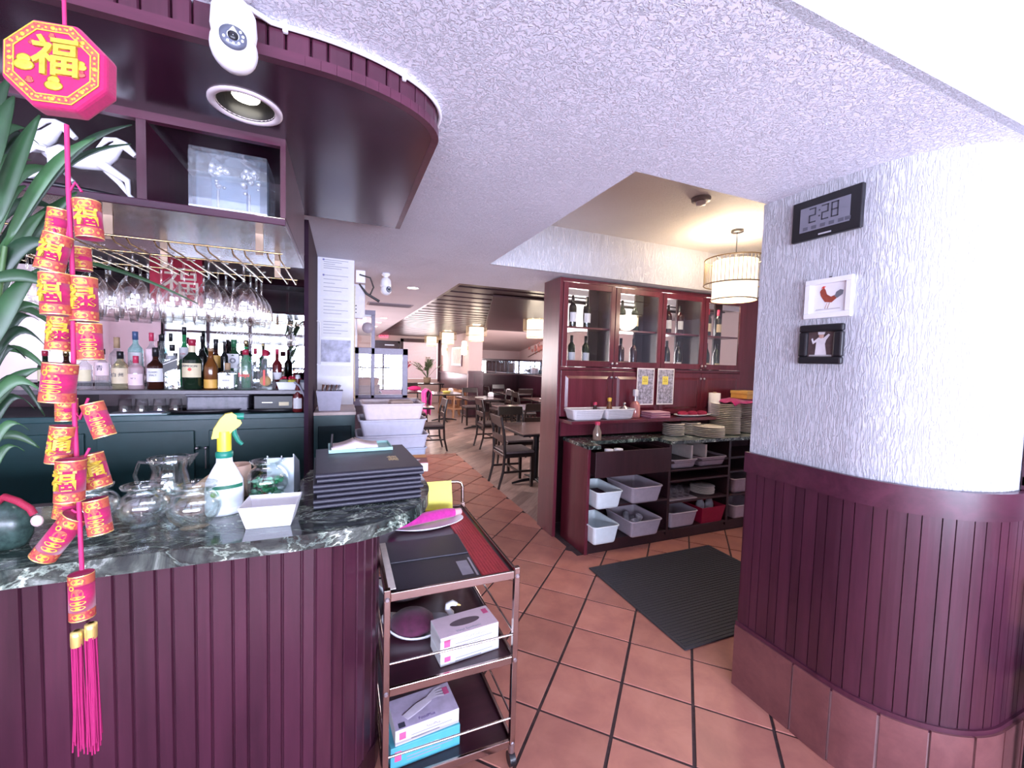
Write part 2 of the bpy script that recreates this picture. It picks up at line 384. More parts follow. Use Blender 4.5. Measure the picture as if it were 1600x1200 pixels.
while s < 1.75:
    wd = .055 if k % 2 == 0 else .039
    nseg = 3
    bm_ = MB(); bb = []; tt = []
    for q in range(nseg+1):
        ss = s+.003+(wd-.006)*q/nseg; (x, y), (tx, ty) = nose_path(.378, ss)
        bb.append((x, y)); nx, ny = (-ty, tx); nx, ny = (ty, -tx) if (ty*(CXc-x)-tx*(CYc-y)) < 0 else (-ty, tx)
        tt.append((x, y))
    # outward normal = away from the nose centre on the curved part, -x / -y on the straights
    def outn(ss):
        L1 = 1.445-CYc
        if ss < L1: return (-1, 0)
        if ss < L1+.378*pi/2:
            a = pi+(ss-L1)/.378; return (cos(a), sin(a))
        return (0, -1)
    vs = []
    for q in range(nseg+1):
        ss = s+.0018+(wd-.0036)*q/nseg; (x, y), _ = nose_path(.378, ss); n_ = outn(ss); th = .0075
        vs += [(x, y, .325), (x+n_[0]*th, y+n_[1]*th, .325), (x+n_[0]*th, y+n_[1]*th, 1.11), (x, y, 1.11)]
    fs = []
    for q in range(nseg):
        a = 4*q; b = a+4; fs += [(a+1, b+1, b+2, a+2), (a+2, b+2, b+3, a+3), (a, b, b+1, a+1)]
    fs += [(0, 1, 2, 3), (4*nseg, 4*nseg+3, 4*nseg+2, 4*nseg+1)]
    bm_.add(vs, fs).build('board', M['mahog'], wn)
    s += wd; k += 1
# tiled base, each tile with a pale joint
bs = struct(esplit(arcband(.375, .392, 0, .308, -.002, 1.9, 60).build('baseboard_right', plain('pale_joint', (.50,.36,.36), .8))), 'glazed brown tile base of the rounded wall')
s = -.002; k = 0
for wd in (.30, .155, .15, .145, .145, .145, .15, .15, .15, .15):
    esplit(arcband(.390, .402, .0, .312, s, s+wd-.010, 10).build('base_tile', M['base_tile'], bs)); s += wd
# ---- outer walls, mostly behind the camera or hidden
ws = struct(MB().b2(-4.1, -4, -2.7, 16, 0, 3.25).build('wall_left', M['wall_plain']))
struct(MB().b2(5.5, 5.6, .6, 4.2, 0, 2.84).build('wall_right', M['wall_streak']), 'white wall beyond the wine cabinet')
# street window wall behind the camera
wf = MB(); wf.b2(-4, 6, -2.8, -2.7, 0, .7); wf.b2(-4, 6, -2.8, -2.7, 2.75, 3.25); wf.b2(-4, -3.2, -2.8, -2.7, .7, 2.75); wf.b2(4.0, 6, -2.8, -2.7, .7, 2.75)
struct(wf.build('wall_street', M['wall_plain']), 'street wall with a long window band')
wd = struct(MB().b2(-3.2, 4.0, -2.77, -2.76, .7, 2.75).build('window_1', M['pane']), 'long street window with dark glazing bars')
for x in [-3.2+k*.72 for k in range(11)]: MB().b2(x-.03, x+.03, -2.79, -2.70, .7, 2.75).build('glazing_bar', M['mahog_dark'], wd)
for z in (.7, 1.35, 2.05, 2.75): MB().b2(-3.2, 4.0, -2.79, -2.71, z-.025, z+.025).build('glazing_bar', M['mahog_dark'], wd)
struct(MB().b2(6, 6.1, -2.8, 1.0, 0, 3.25).build('wall_right', M['wall_streak']))
# window in the wall right of the rounded nose
w2 = struct(MB().b2(2.36, 3.4, .648, .654, 1.26, 2.1).build('window_2', M['mirror']), 'window beside the rounded wall')
for a in ((2.30, 2.36, 1.22, 2.16), (3.4, 3.46, 1.22, 2.16)): MB().b2(a[0], a[1], .618, .668, a[2], a[3]).build('window_frame', M['mahog'], w2, bev=.004)
for a in ((1.205, 1.26), (2.1, 2.16)): MB().b2(2.30, 3.46, .612, .668, a[0], a[1]).build('window_frame', M['mahog_h'], w2, bev=.004)
# ---- far dining walls
YF = 15.66
wb = struct(MB().b2(-1.5, 5.6, YF, YF+.1, 0, 2.7).build('wall_far', M['wall_plain']), 'pink far wall of the dining room')
struct(MB().b2(3.46, 3.56, 11.45, YF, 0, 2.7).build('wall_picture', M['wall_plain']), 'pink side wall with a framed picture')
struct(MB().b2(3.36, 3.75, 11.40, 11.55, 0, 2.6).build('pillar', M['wall_plain']), 'pink wall pillar')
struct(MB().b2(3.56, 5.5, 12.62, 12.72, 0, 2.6).build('wall_bay', M['wall_plain']), 'pink wall of the dining bay')
struct(MB().b2(5.45, 5.55, 4.2, 12.7, 0, 2.7).build('wall_dining_right', M['wall_plain']), 'pink right wall of the dining room')
struct(MB().hexa([(3.5,9.9,2.44),(5.5,9.9,2.44),(5.5,12.65,1.98),(3.5,12.65,1.98)], [(3.5,9.9,2.5),(5.5,9.9,2.5),(5.5,12.7,2.05),(3.5,12.7,2.05)]).build('ceiling', M['wall_plain']), 'sloping pink ceiling of the dining bay')
struct(MB().b2(-1.5, -1.4, 4.2, 16, 0, 2.42).build('wall_left', M['wall_plain']), 'left wall of the dining corridor')
# dining wainscot
tr = struct(MB().b2(3.425, 3.46, 11.40, YF, 0, 1.17).build('trim_1', M['mahog']), 'plum wainscot under the framed picture')
MB().b2(3.40, 3.46, 11.38, YF, 1.17, 1.22).build('cap_rail', M['mahog_h'], tr)
tr = struct(MB().b2(3.33, 3.78, 11.36, 11.40, 0, 1.26).build('trim_2', M['mahog']), 'plum casing around the pillar foot')
MB().b2(3.32, 3.79, 11.34, 11.40, 1.26, 1.34).build('cap_rail', M['mahog_h'], tr)
tr = struct(MB().b2(3.75, 5.45, 12.58, 12.62, 0, 1.16).build('trim_3', M['mahog']), 'plum wainscot of the bay')
MB().b2(3.75, 5.45, 12.55, 12.62, 1.16, 1.22).build('cap_rail', M['mahog_h'], tr)
tr = struct(MB().b2(5.41, 5.45, 4.2, 12.6, 0, 1.16).build('trim_4', M['mahog']), 'plum wainscot of the right dining wall')
MB().b2(5.38, 5.45, 4.2, 12.6, 1.16, 1.22).build('cap_rail', M['mahog_h'], tr)
# bevelled mirror strip along the bay
ms = struct(MB().b2(3.78, 5.42, 12.600, 12.615, 1.24, 1.68).build('trim_5', M['mahog_dark']), 'row of bevelled mirror panes in the dining bay')
for k in range(4): MB().b2(3.82+k*.40, 3.82+k*.40+.37, 12.585, 12.60, 1.26, 1.65).build('mirror_pane', M['mirror'], ms)
MB().b2(3.76, 5.44, 12.57, 12.615, 1.67, 1.71).build('rail', M['mahog'], ms)
ms = struct(MB().b2(5.435, 5.448, 6.5, 12.58, 1.24, 1.68).build('trim_6', M['mahog_dark']), 'mirror panes along the right dining wall')
for k in range(14): MB().b2(5.42, 5.435, 6.55+k*.43, 6.55+k*.43+.40, 1.26, 1.65).build('mirror_pane', M['mirror'], ms)
MB().b2(5.41, 5.448, 6.5, 12.58, 1.67, 1.71).build('rail', M['mahog'], ms)
# door, exit sign and blind window in the far wall
dr = struct(MB().b2(1.07, 1.88, YF-.03, YF, 0, 2.19).build('door_1', M['mahog']), 'plum far door')
MB().b2(1.88, 1.95, YF-.05, YF, 0, 2.27).build('door_frame', M['mahog_dark'], dr); MB().b2(1.0, 1.07, YF-.05, YF, 0, 2.27).build('door_frame', M['mahog_dark'], dr)
MB().b2(1.0, 1.95, YF-.05, YF, 2.19, 2.27).build('door_frame', M['mahog_dark'], dr); MB().b2(1.42, 1.75, YF-.06, YF-.03, 2.10, 2.14).build('door_closer', M['steel'], dr)
w3 = struct(MB().b2(2.08, 3.36, YF-.01, YF, .9, 2.26).build('window_3', glow('bright_daylight_pane', (1,.86,.92), .5)), 'far window behind closed white blinds')
for k in range(27): MB().b2(2.10, 3.32, YF-.04, YF-.012, .92+k*.05, .92+k*.05+.04).build('blind_slat', plain('blind_slat', (.85,.72,.78), .5, var=.02), w3)
MB().b2(1.98, 2.08, YF-.07, YF, .8, 2.36).build('window_frame', M['mahog'], w3); MB().b2(3.36, 3.44, YF-.07, YF, .8, 2.36).build('window_frame', M['mahog'], w3)
MB().b2(1.98, 3.44, YF-.07, YF, 2.26, 2.38).build('window_frame', M['mahog'], w3)
# ================================================================== BAR
def path_pts(kind, n=12):
    """plan outline (front, rounded corner, end) as a list of points, left to right"""
    if kind == 'body': x0, yf, cx, cy, rx, ry, yb = -3.2, 1.46, -.16, 1.76, .30, .30, 2.15
    if kind == 'top': x0, yf, cx, cy, rx, ry, yb = -3.2, 1.393, -.03, 1.83, .385, .437, 2.2
    if kind == 'canopy': x0, yf, cx, cy, rx, ry, yb = -3.2, 1.195, -.09, 1.41, .367, .215, 2.39
    p = [(x0, yf)]
    for k in range(n+1):
        a = -pi/2+pi/2*k/n; p.append((cx+rx*cos(a), cy+ry*sin(a)))
    p.append((cx+rx, yb)); return p
def walk(p, s):
    for a, b in zip(p, p[1:]):
        L = hypot(b[0]-a[0], b[1]-a[1])
        if s <= L: t = s/L; return (a[0]+(b[0]-a[0])*t, a[1]+(b[1]-a[1])*t), ((b[0]-a[0])/L, (b[1]-a[1])/L)
        s -= L
    return p[-1], (0, 1)
def plen(p): return sum(hypot(b[0]-a[0], b[1]-a[1]) for a, b in zip(p, p[1:]))
def boards(p, z0, z1, s0, s1, m, parent, w=(.055, .039), th=.008):
    s = s0; k = 0
    while s < s1:
        wd = w[k % 2]; (xa, ya), _ = walk(p, s+.0015); (xb, yb), _ = walk(p, s+wd-.0015)
        dx, dy = xb-xa, yb-ya; L = hypot(dx, dy)
        if L > .01:
            dx /= L; dy /= L; n = (dy, -dx); e = .003
            v = []
            for z in (z0, z1):
                v += [(xa-n[0]*.01, ya-n[1]*.01, z), (xb-n[0]*.01, yb-n[1]*.01, z), (xb+n[0]*.003, yb+n[1]*.003, z), (xb-dx*e+n[0]*th, yb-dy*e+n[1]*th, z), (xa+dx*e+n[0]*th, ya+dy*e+n[1]*th, z), (xa+n[0]*.003, ya+n[1]*.003, z)]
            MB().add(v, [(0,1,2,3,4,5)[::1], (11,10,9,8,7,6), (5,4,10,11), (4,3,9,10), (3,2,8,9), (0,5,11,6), (2,1,7,8)]).build('board', m, parent)
        s += wd; k += 1
bar = thing('bar_counter', 'curved plum board bar with dark green marble top', 'bar', (0, 0, 0))
pb = path_pts('body')
MB().prism(pb+[(-3.2, 2.15)], 0, 1.02).build('body', M['mahog'], bar)
boards(pb, .10, 1.018, 1.9, plen(pb)-.02, M['mahog'], bar)
kp = [(x-.0, y-.014) for x, y in pb]
MB().prism([(x+(.014 if x > .1 else 0), y-.014) for x, y in pb]+[(-3.2, 2.0)], 0, .10).build('kick_board', M['mahog_dark'], bar)
pt = path_pts('top', 20)
MB().prism(pt+[(-.14, 2.2), (-.18, 1.93), (-3.2, 1.93)], 1.021, 1.07).build('marble_top', M['marble'], bar, bev=.012)
# ---- canopy
can = struct(MB().prism([(x, y+.02) if y < 1.3 else (x-.02, y) for x, y in path_pts('canopy')]+[(-3.2, 2.39)], 2.352, ZC).build('canopy', M['plum_lacquer']), 'curved plum canopy over the bar')
pc = path_pts('canopy', 16)
bm = bmesh.new()
outer = [bm.verts.new((x, y, 2.34)) for x, y in pc+[(-3.2, 2.39)]]
hole = [bm.verts.new((-.262+.074*cos(2*pi*k/28), 1.445+.074*sin(2*pi*k/28), 2.34)) for k in range(28)]
ed = [bm.edges.new((outer[k], outer[(k+1) % len(outer)])) for k in range(len(outer))]+[bm.edges.new((hole[k], hole[(k+1) % 28])) for k in range(28)]
bmesh.ops.triangle_fill(bm, edges=ed, use_beauty=True)
me = bpy.data.meshes.new('underside'); bm.to_mesh(me); bm.free(); me.materials.append(M['plum_lacquer'])
link('underside', me, can, None, None, 0, .006)
# hole through the canopy body: the body above is cut short around the lamp by a separate upper board
bpy.data.objects.remove(can); can = None
def ringed(z0, z1, name, parent):
    bm = bmesh.new(); o_ = [bm.verts.new((x, y, z0)) for x, y in [(x, y+.02) if y < 1.3 else (x-.02, y) for x, y in pc]+[(-3.2, 2.39)]]
    h = [bm.verts.new((-.262+.076*cos(2*pi*k/28), 1.445+.076*sin(2*pi*k/28), z0)) for k in range(28)]
    e = [bm.edges.new((o_[k], o_[(k+1) % len(o_)])) for k in range(len(o_))]+[bm.edges.new((h[k], h[(k+1) % 28])) for k in range(28)]
    bmesh.ops.triangle_fill(bm, edges=e, use_beauty=True)
    r = bmesh.ops.extrude_face_region(bm, geom=bm.faces[:]); bmesh.ops.translate(bm, verts=[v for v in r['geom'] if isinstance(v, bmesh.types.BMVert)], vec=(0, 0, z1-z0))
    me = bpy.data.meshes.new(name); bm.to_mesh(me); bm.free(); me.materials.append(M['plum_lacquer']); return link(name, me, parent)
can = struct(ringed(2.35, ZC-.002, 'canopy', None), 'curved plum canopy over the bar')
for o in list(COL.objects):
    if o.name.startswith('underside'): o.parent = can
boards(pc, 2.362, ZC-.001, 1.0, plen(pc)-.02, M['mahog'], can, th=.007)
lip = MB(); vs = []
for (x, y) in pc[:-1]+[pc[-1]]:
    vs.append((x, y))
for a, b in zip(vs, vs[1:]):
    dx, dy = b[0]-a[0], b[1]-a[1]; L = hypot(dx, dy); n = (dy/L*.012, -dx/L*.012)
    lip.hexa([(a[0]-n[0], a[1]-n[1], 2.336), (b[0]-n[0], b[1]-n[1], 2.336), (b[0]+n[0], b[1]+n[1], 2.336), (a[0]+n[0], a[1]+n[1], 2.336)][::-1],
             [(a[0]-n[0], a[1]-n[1], 2.362), (b[0]-n[0], b[1]-n[1], 2.362), (b[0]+n[0], b[1]+n[1], 2.362), (a[0]+n[0], a[1]+n[1], 2.362)][::-1])
lip.build('lip', M['mahog_h'], can)
# recessed can light
cl = thing('recessed_light', 'round recessed spotlight with pale ring in the bar canopy', 'ceiling light', (-.262, 1.445, 2.335))
MB().lathe([(.072, .004), (.075, -.002), (.086, -.005), (.093, -.002), (.093, .004)], 36).build('ring', plain('pale_ring', (.70,.62,.66), .4), cl)
MB().lathe([(.073, .0), (.066, .05), (.060, .078), (.0, .0782)], 32).build('baffle', plain('dark_baffle', (.02,.018,.02), .25), cl)
MB().sphere((.0, .0, .030), .036, 16, 8, (1, 1, .3)).build('bulb', glow('warm_bulb', (1,.95,.80), 5), cl)
l = bpy.data.lights.new('can_spot', 'SPOT'); l.energy = 8; l.spot_size = radians(95); l.spot_blend = .6; l.color = (1,.92,.85); l.shadow_soft_size = .04
o = bpy.data.objects.new('can_spot', l); o.location = (0, 0, .03); o.parent = cl; COL.objects.link(o)
# ---- niche cabinet under the canopy
NX1 = -.178
nc = thing('display_cabinet', 'plum open niche cabinet hanging under the bar canopy', 'cabinet')
MB().b2(-2.4, NX1, 1.60, 2.32, 2.055, 2.080).build('bottom_board', M['plum_lacquer'], nc, bev=.003)
MB().b2(NX1-.016, NX1, 1.60, 2.32, 2.08, 2.337).build('side_board', M['mahog'], nc)
MB().b2(-.572, -.548, 1.603, 2.10, 2.08, 2.312).build('divider', M['mahog'], nc)
MB().b2(-1.24, -1.216, 1.603, 2.10, 2.08, 2.312).build('divider', M['mahog'], nc)
MB().b2(-2.4, NX1-.016, 2.02, 2.04, 2.08, 2.337).build('back_board', M['mahog_dark'], nc)
MB().b2(-2.4, NX1-.016, 1.60, 1.622, 2.312, 2.337).build('front_rail', M['mahog_h'], nc)
# acrylic case with two ornaments in the right niche
ac = thing('acrylic_case', 'clear acrylic display case with two crystal ornaments in the niche', 'display case', (-.345, 1.72, 2.081))
MB().b2(-.108, .108, -.09, .09, 0, .012).build('base', plain('frosted_base', (.62,.70,.78), .3), ac)
MB().b2(-.108, -.088, -.09, .09, .012, .18).build('side', glass('acrylic', (.93,.96,1), .12, .7, body=.04), ac)
MB().b2(.088, .108, -.09, .09, .012, .18).build('side', MATS.setdefault('acr', glass('acrylic', (.93,.96,1), .10, .6, body=.03)), ac)
MB().b2(-.088, .088, .083, .09, .012, .18).build('back', plain('pale_case_back', (.26,.34,.42), .35), ac)
MB().b2(-.088, .088, -.09, -.083, .012, .18).build('front', MATS['acr'], ac)
MB().b2(-.108, .108, -.09, .09, .18, .196).build('lid', MATS['acr'], ac, bev=.003)
crys = plain('cut_crystal', (.80,.82,.86), .08, .6, var=.5, scale=90)
for q, x in enumerate((-.045, .045)):
    random.seed(5+q); mb = MB()
    for k in range(26):
        a = random.uniform(0, 2*pi); r = random.uniform(0, .034); z = .165-abs(random.gauss(0, .5))*.055
        mb.sphere((x+r*cos(a), -.02+r*sin(a)*.5, max(z, .06)), random.uniform(.005, .012), 6, 4)
    mb.cyl((x, -.02, .012), (x, -.02, .09), .004, n=8).cyl((x, -.02, .012), (x, -.02, .017), .022, n=14)
    mb.build('crystal_ornament', crys, ac)
# white horse sculpture in the left niche
hs = thing('horse_sculpture', 'small white sculpture of running horses in the left niche', 'sculpture', (-.80, 1.70, 2.081))
def horse(mb, ox, oy, oz, s):
    T = lambda x, y, z: (ox+x*s, oy+y*s, oz+z*s)
    mb.tube([T(-.42,0,.62), T(-.25,0,.66), T(0,0,.60), T(.25,0,.64), T(.42,0,.80), T(.55,0,1.0)], [.10*s, .17*s, .145*s, .17*s, .12*s, .075*s], 8)
    mb.tube([T(.50,0,1.03), T(.62,0,1.0), T(.78,0,.84)], [.09*s, .08*s, .045*s], 8)
    mb.tube([T(.52,0,1.10), T(.36,0,1.05), T(.22,0,.86)], [.02*s, .05*s, .015*s], 6)
    for x, y, a, b in ((.30,.08,.30,.25), (.30,-.08,.55,.18), (-.32,.09,-.25,-.32), (-.32,-.09,-.05,-.42)):
        mb.tube([T(x,y,.58), T(x+a*.7,y,.34), T(x+a*.4+b,y,.10), T(x+a*.4+b+.06,y,.03)], [.085*s, .055*s, .032*s, .042*s], 7)
    mb.tube([T(-.44,0,.70), T(-.60,0,.72), T(-.78,0,.52)], [.05*s, .055*s, .015*s], 6)
wm = plain('white_porcelain', (.86,.84,.90), .25, var=.03)
for i, (ox, oy, oz, s) in enumerate(((.06, 0, .012, .17), (-.10, .04, .05, .17))):
    mb = MB(); horse(mb, ox, oy, oz, s); mb.build('horse', wm, hs)
MB().lathe([(0,0), (.16,0), (.16,.012), (0,.013)], 24, None, True, 1.3, .6).build('plinth', M['black'], hs)
# ---- wine-glass rack and glasses
RZ = 1.962
rk = thing('glass_rack', 'brass wire rack hanging stemware under the niche cabinet', 'glass rack')
RX = [-.225-.105*k for k in range(11)]
for y in (1.70, 1.95, 2.24):
    MB().tube([(-1.45, y, RZ+.02), (-.20, y, RZ+.02)], .0032, 6).build('cross_wire', M['brass'], rk)
for k, x in enumerate(RX):
    for sgn in (-1, 1):
        MB().tube([(x+sgn*.018, 1.68, RZ+.012), (x+sgn*.018, 1.70, RZ), (x+sgn*.018, 2.25, RZ), (x+sgn*.018, 2.26, RZ+.015)], .0026, 6).build('rail_wire', M['brass'], rk)
for x in (-.278, -.698, -1.118):
    for y in (1.75, 2.2): MB().b2(x-.012, x+.012, y-.004, y+.004, RZ+.018, 2.055).build('hanger', plain('bronze_hanger', (.26,.18,.13), .35, .8), rk)
GP = [(.034,0),(.034,.0015),(.010,.004),(.0042,.010),(.0036,.05),(.0036,.082),(.006,.090),(.021,.105),(.035,.128),(.041,.155),(.040,.185),(.033,.228)]
gin = [(r-.0012, z+.001) for r, z in reversed(GP[7:])]
def wine_glass(n=22):
    mb = MB(); T = Matrix.Rotation(pi, 4, 'X'); mb.lathe(GP+gin, n, T); return mb.mesh('wine_glass', M['glass'])
wg = wine_glass()
PLACE = ['right-hand', 'second', 'third', 'fourth']
for i, x in enumerate(RX[1:10]):
    for j in range(4):
        o = link('wine_glass', wg, None, (x, 1.765+.118*j, RZ+.0035))
        sc = 1.0 if i % 3 else 1.06
        o.scale = (1, 1, 1)
        tag(o, 'clear hanging wine glass, %s in the %s file from the rack right end' % (('front', 'second', 'third', 'rearmost')[j], ('first', 'second', 'third', 'fourth', 'fifth', 'sixth', 'seventh', 'eighth', 'ninth')[i]), 'wine glass', 'stemware on the brass rack')
# ---- back bar
YB = 3.10; ZB = 1.243
grn = plain('dark_green_paint', (.012,.050,.052), .35, var=.1, scale=12, coat=.2)
bb = thing('back_bar', 'dark green back bar with knobbed doors and a bottle shelf', 'cabinet')
MB().b2(-3.6, -.235, YB+.02, 3.62, 0, ZB-.035).build('body', grn, bb)
MB().b2(-3.6, -.225, YB-.02, 3.64, ZB-.035, ZB).build('worktop', plain('dark_green_top', (.020,.066,.070), .3, var=.1), bb, bev=.004)
def at_bb(px): return AY(px, 690, YB).x
edges = [(at_bb(150), at_bb(303)), (at_bb(326), at_bb(478)), (at_bb(-40), at_bb(130)), (at_bb(-260), at_bb(-60))]
for x0, x1 in edges:
    dd = MB().b2(x0, x1, YB+.004, YB+.022, .35, 1.14).build('door', grn, bb, bev=.004)
    mb = MB(); mb.sphere((x1+.016 if x0 == edges[0][0] else x0-.014, YB-.006, 1.03), .011, 10, 6); mb.build('knob', M['steel'], dd)
MB().cyl((at_bb(322), YB-.01, 1.03), (at_bb(322), YB-.01, .90), .004, n=8).build('handle', M['steel'], bb)
MB().b2(-3.6, -.225, YB-.005, 3.45, 1.366, 1.392).build('bottle_shelf', plain('shelf_laminate', (.10,.085,.10), .3), bb, bev=.003)
for x in (-.24, -1.45, -2.7): MB().b2(x-.012, x+.012, YB+.05, 3.44, ZB, 1.366).build('shelf_support', M['mahog_dark'], bb)
struct(MB().b2(-3.6, -.215, 3.645, 3.66, 1.2, 2.40).build('wall_back_bar', M['mahog_dark']), 'dark wall behind the bar mirror')
mr = thing('bar_mirror', 'wide mirror on the wall behind the liquor bottles', 'mirror', (0, 3.64, 0))
MB().b2(-3.5, -.235, -.006, 0, 1.395, 2.36).build('glass', M['mirror'], mr); MB().b2(-3.5, -.235, -.02, .003, 2.36, 2.40).build('top_trim', M['mahog_dark'], mr)
# side wall of the bar alcove, white notice wall
struct(MB().b2(-.21, -.187, 2.75, 3.72, 0, ZC).build('wall_side', plain('matte_dark_plum', (.030,.012,.026), .75, spec=.15)), 'dark wall end beside the bar shelf')
nw = struct(MB().b2(-.187, .088, 3.705, 3.80, 0, ZC).build('wall_notice', plain('white_board', (.80,.80,.86), .4, var=.02)), 'narrow white wall covered in notices')
# ================================================================== BOTTLES ON THE BACK BAR
def gl(col, base=.10, body=0):
    k = 'g%s%s' % (col, body)
    if k not in MATS: MATS[k] = glass('tinted_glass', col, base, .7, body=body)
    return MATS[k]
def opq(name, col, rough=.12): return plain(name, col, rough, var=.04, coat=.4)
BG = {'brown': opq('brown_bottle_glass', (.035,.010,.006)), 'black': opq('black_bottle_glass', (.010,.010,.010)), 'dgreen': opq('dark_green_glass', (.010,.022,.012)),
      'amber': opq('amber_bottle_glass', (.16,.055,.014)), 'green': opq('green_bottle_glass', (.03,.28,.10)), 'teal': gl((.62,.90,.88), .12, .25), 'clear': gl((.95,.97,.98), .12, .06),
      'straw': gl((.80,.72,.50), .12, .20), 'pink': gl((.98,.78,.82), .12, .3), 'red': opq('red_bottle_glass', (.12,.012,.014)), 'jade': opq('jade_bottle_glass', (.02,.075,.03))}
LAB = {'white': plain('label_white', (.80,.78,.80), .6, var=.04), 'cream': plain('label_cream', (.76,.66,.44), .6, var=.05), 'pinkw': plain('label_pinkish', (.82,.62,.66), .6, var=.05),
       'beige': plain('label_beige', (.70,.58,.40), .6, var=.06), 'red': plain('label_red', (.70,.07,.05), .5), 'orange': plain('label_orange', (.72,.40,.08), .5), 'black': M['black'], 'grey': plain('label_grey', (.52,.52,.56), .5)}
CAP = {'black': M['black'], 'red': plain('cap_red', (.35,.02,.05), .35), 'white': M['white'], 'gold': M['brass'], 'green': plain('cap_green', (.03,.16,.07), .4), 'blue': plain('cap_blue', (.06,.10,.22), .4), 'crimson': plain('cap_crimson', (.55,.04,.10), .35), 'wood': plain('cork_stopper', (.40,.26,.15), .7)}
def bottle(label, loc, H, W, shape, gcol, lab=None, cap='black', lz=(.22, .55), txt=None, group='liquor bottles on the back bar shelf', square=False, neckcol=None, rz=0, cat='bottle', name='liquor_bottle'):
    """shape: (shoulder start, shoulder end, neck radius fraction, cap start) as fractions of the height"""
    t = thing(name, label, cat, loc, rz, group); R = W/2; s0, s1, nr, c0 = shape
    n = 4 if square else 20; k = 1.0
    prof = [(.001, 0), (R*.93, 0), (R, .012*H), (R, s0*H)]
    for q in range(1, 6):
        a = q/5; prof.append((R*(nr+(1-nr)*(cos(a*pi)+1)/2), (s0+(s1-s0)*a)*H))
    prof += [(R*nr, c0*H), (.001, c0*H)]
    mb = MB()
    if square:
        T = Matrix.Rotation(pi/4, 4, 'Z') @ Matrix.Diagonal((1.30, 1.30, 1, 1)); body = [(r, z) for r, z in prof if z <= s0*H*1.001]
        mb.lathe(body, 4, T, False)
        top = [(R*1.0, s0*H)]+[(r, z) for r, z in prof if z > s0*H*1.001]
        mb.lathe(top, 16)
        mb.add([(-R*.92, -R*.92, s0*H), (R*.92, -R*.92, s0*H), (R*.92, R*.92, s0*H), (-R*.92, R*.92, s0*H)], [(0,1,2,3)])
    else: mb.lathe(prof, n)
    mb.build('body', BG[gcol], t, bev=.004 if square else 0)
    cr = R*nr*1.12
    MB().lathe([(.001, c0*H-.004), (cr, c0*H-.004), (cr, H-.002), (cr*.9, H), (.001, H)], 14).build('cap', CAP[cap], t)
    if neckcol: MB().lathe([(R*nr*1.05, s1*H), (R*nr*1.05, c0*H)], 14).build('neck_band', LAB[neckcol], t)
    if lab:
        z0, z1 = lz[0]*H, lz[1]*H; lr = R*1.012
        mb = MB()
        if square: mb.b2(-R*.86, R*.86, -R*.945, -R*.925, z0, z1)
        else:
            mb.grid(lambda u, v: (lr*sin((u-.5)*2.5), -lr*cos((u-.5)*2.5), z0+(z1-z0)*v), 12, 1)
        L = mb.build('label', LAB[lab], t)
        for q, (s, dz, sz, col) in enumerate(txt or []):
            yy = -R*.95-.0015 if square else -lr-.0015
            text(s, sz, M[col] if col in M else LAB[col], L, FRONT((0, yy, z0+(z1-z0)*dz)), .0006)
    return t
SH = {'wine': (.58, .74, .36, .88), 'whisky': (.55, .72, .34, .80), 'round': (.58, .78, .36, .82), 'tall': (.66, .80, .36, .86), 'beer': (.50, .80, .36, .94), 'squat': (.62, .78, .34, .80)}
ZS = 1.393
def bput(px, w, top, bot, y, label, shape, g, **k):
    p = AY(px, bot, y); ppm = (AY(px+5, bot, y)-AY(px-5, bot, y)).length/10; q = AY(px, top, y)
    return bottle(label, (p.x, y, ZS), max(q.z-ZS, .08), ppm*w*.97, SH[shape], g, **k)
YR = 3.19
bput(161, 24, 545, 609, YR, 'clear bottle with pink brushstroke label nearest the firecrackers', 'wine', 'clear', lab='pinkw', lz=(.34, .66), txt=[('\u9752', .55, .034, 'ink')])
bput(189, 27, 549, 610, YR, 'pale straw round whisky bottle with beige characters label', 'round', 'straw', lab='beige', lz=(.15, .56), cap='black', txt=[('\u767d \u5dde', .55, .026, 'ink')])
bput(213, 25, 556, 608, YR, 'squat bottle with red cap and pinkish white label', 'squat', 'pink', lab='pinkw', lz=(.12, .46), cap='crimson', txt=[('N\u00b0 3', .6, .012, 'ink')])
bput(244, 28, 543, 609, YR, 'brown whisky bottle with white label and black cap', 'whisky', 'brown', lab='white', lz=(.18, .50), txt=[('CLASSIC', .72, .012, 'ink'), ('MALT', .48, .014, 'ink')])
t = bput(270, 23, 538, 609, YR, 'square clear whisky bottle with slanted black label', 'tall', 'clear', square=True, lab=None)
R_ = .036; MB().add([(-R_, -.036, .10), (R_, -.036, .135), (R_, -.036, .20), (-R_, -.036, .165)], [(0,1,2,3)]).build('label', LAB['black'], t)
MB().add([(-R_, -.0365, .150), (R_, -.0365, .185), (R_, -.0365, .190), (-R_, -.0365, .155)], [(0,1,2,3)]).build('label_stripe', LAB['white'], t)
bput(301, 32, 530, 609, YR, 'large dark green whiskey bottle with cream arched label and red cap', 'wine', 'dgreen', lab='cream', lz=(.24, .52), cap='red', neckcol='cream', txt=[('JAMESON', .80, .019, 'ink'), ('\u25cf', .55, .026, 'red')])
bput(330, 23, 544, 608, YR, 'amber plum wine bottle with red and orange label', 'beer', 'amber', lab='orange', lz=(.03, .24), cap='wood', txt=[])
t = bottle('squat square spirit bottle with white label and round stopper', (AY(356, 606, YR).x, YR, ZS), .17, .098, (.62, .72, .30, .76), 'clear', lab='white', lz=(.10, .54), cap='wood', square=True, txt=[('RESERVE', .55, .010, 'ink')])
bput(384, 27, 546, 609, YR, 'clear vodka bottle with red script and maroon cap', 'wine', 'clear', lab=None, cap='red')
v_ = [o for o in COL.objects if o.get('label', '').startswith('clear vodka')][0]
text('Soju', .036, LAB['red'], v_, FRONT((0, -.054, .095)), .0008, bold=.001)
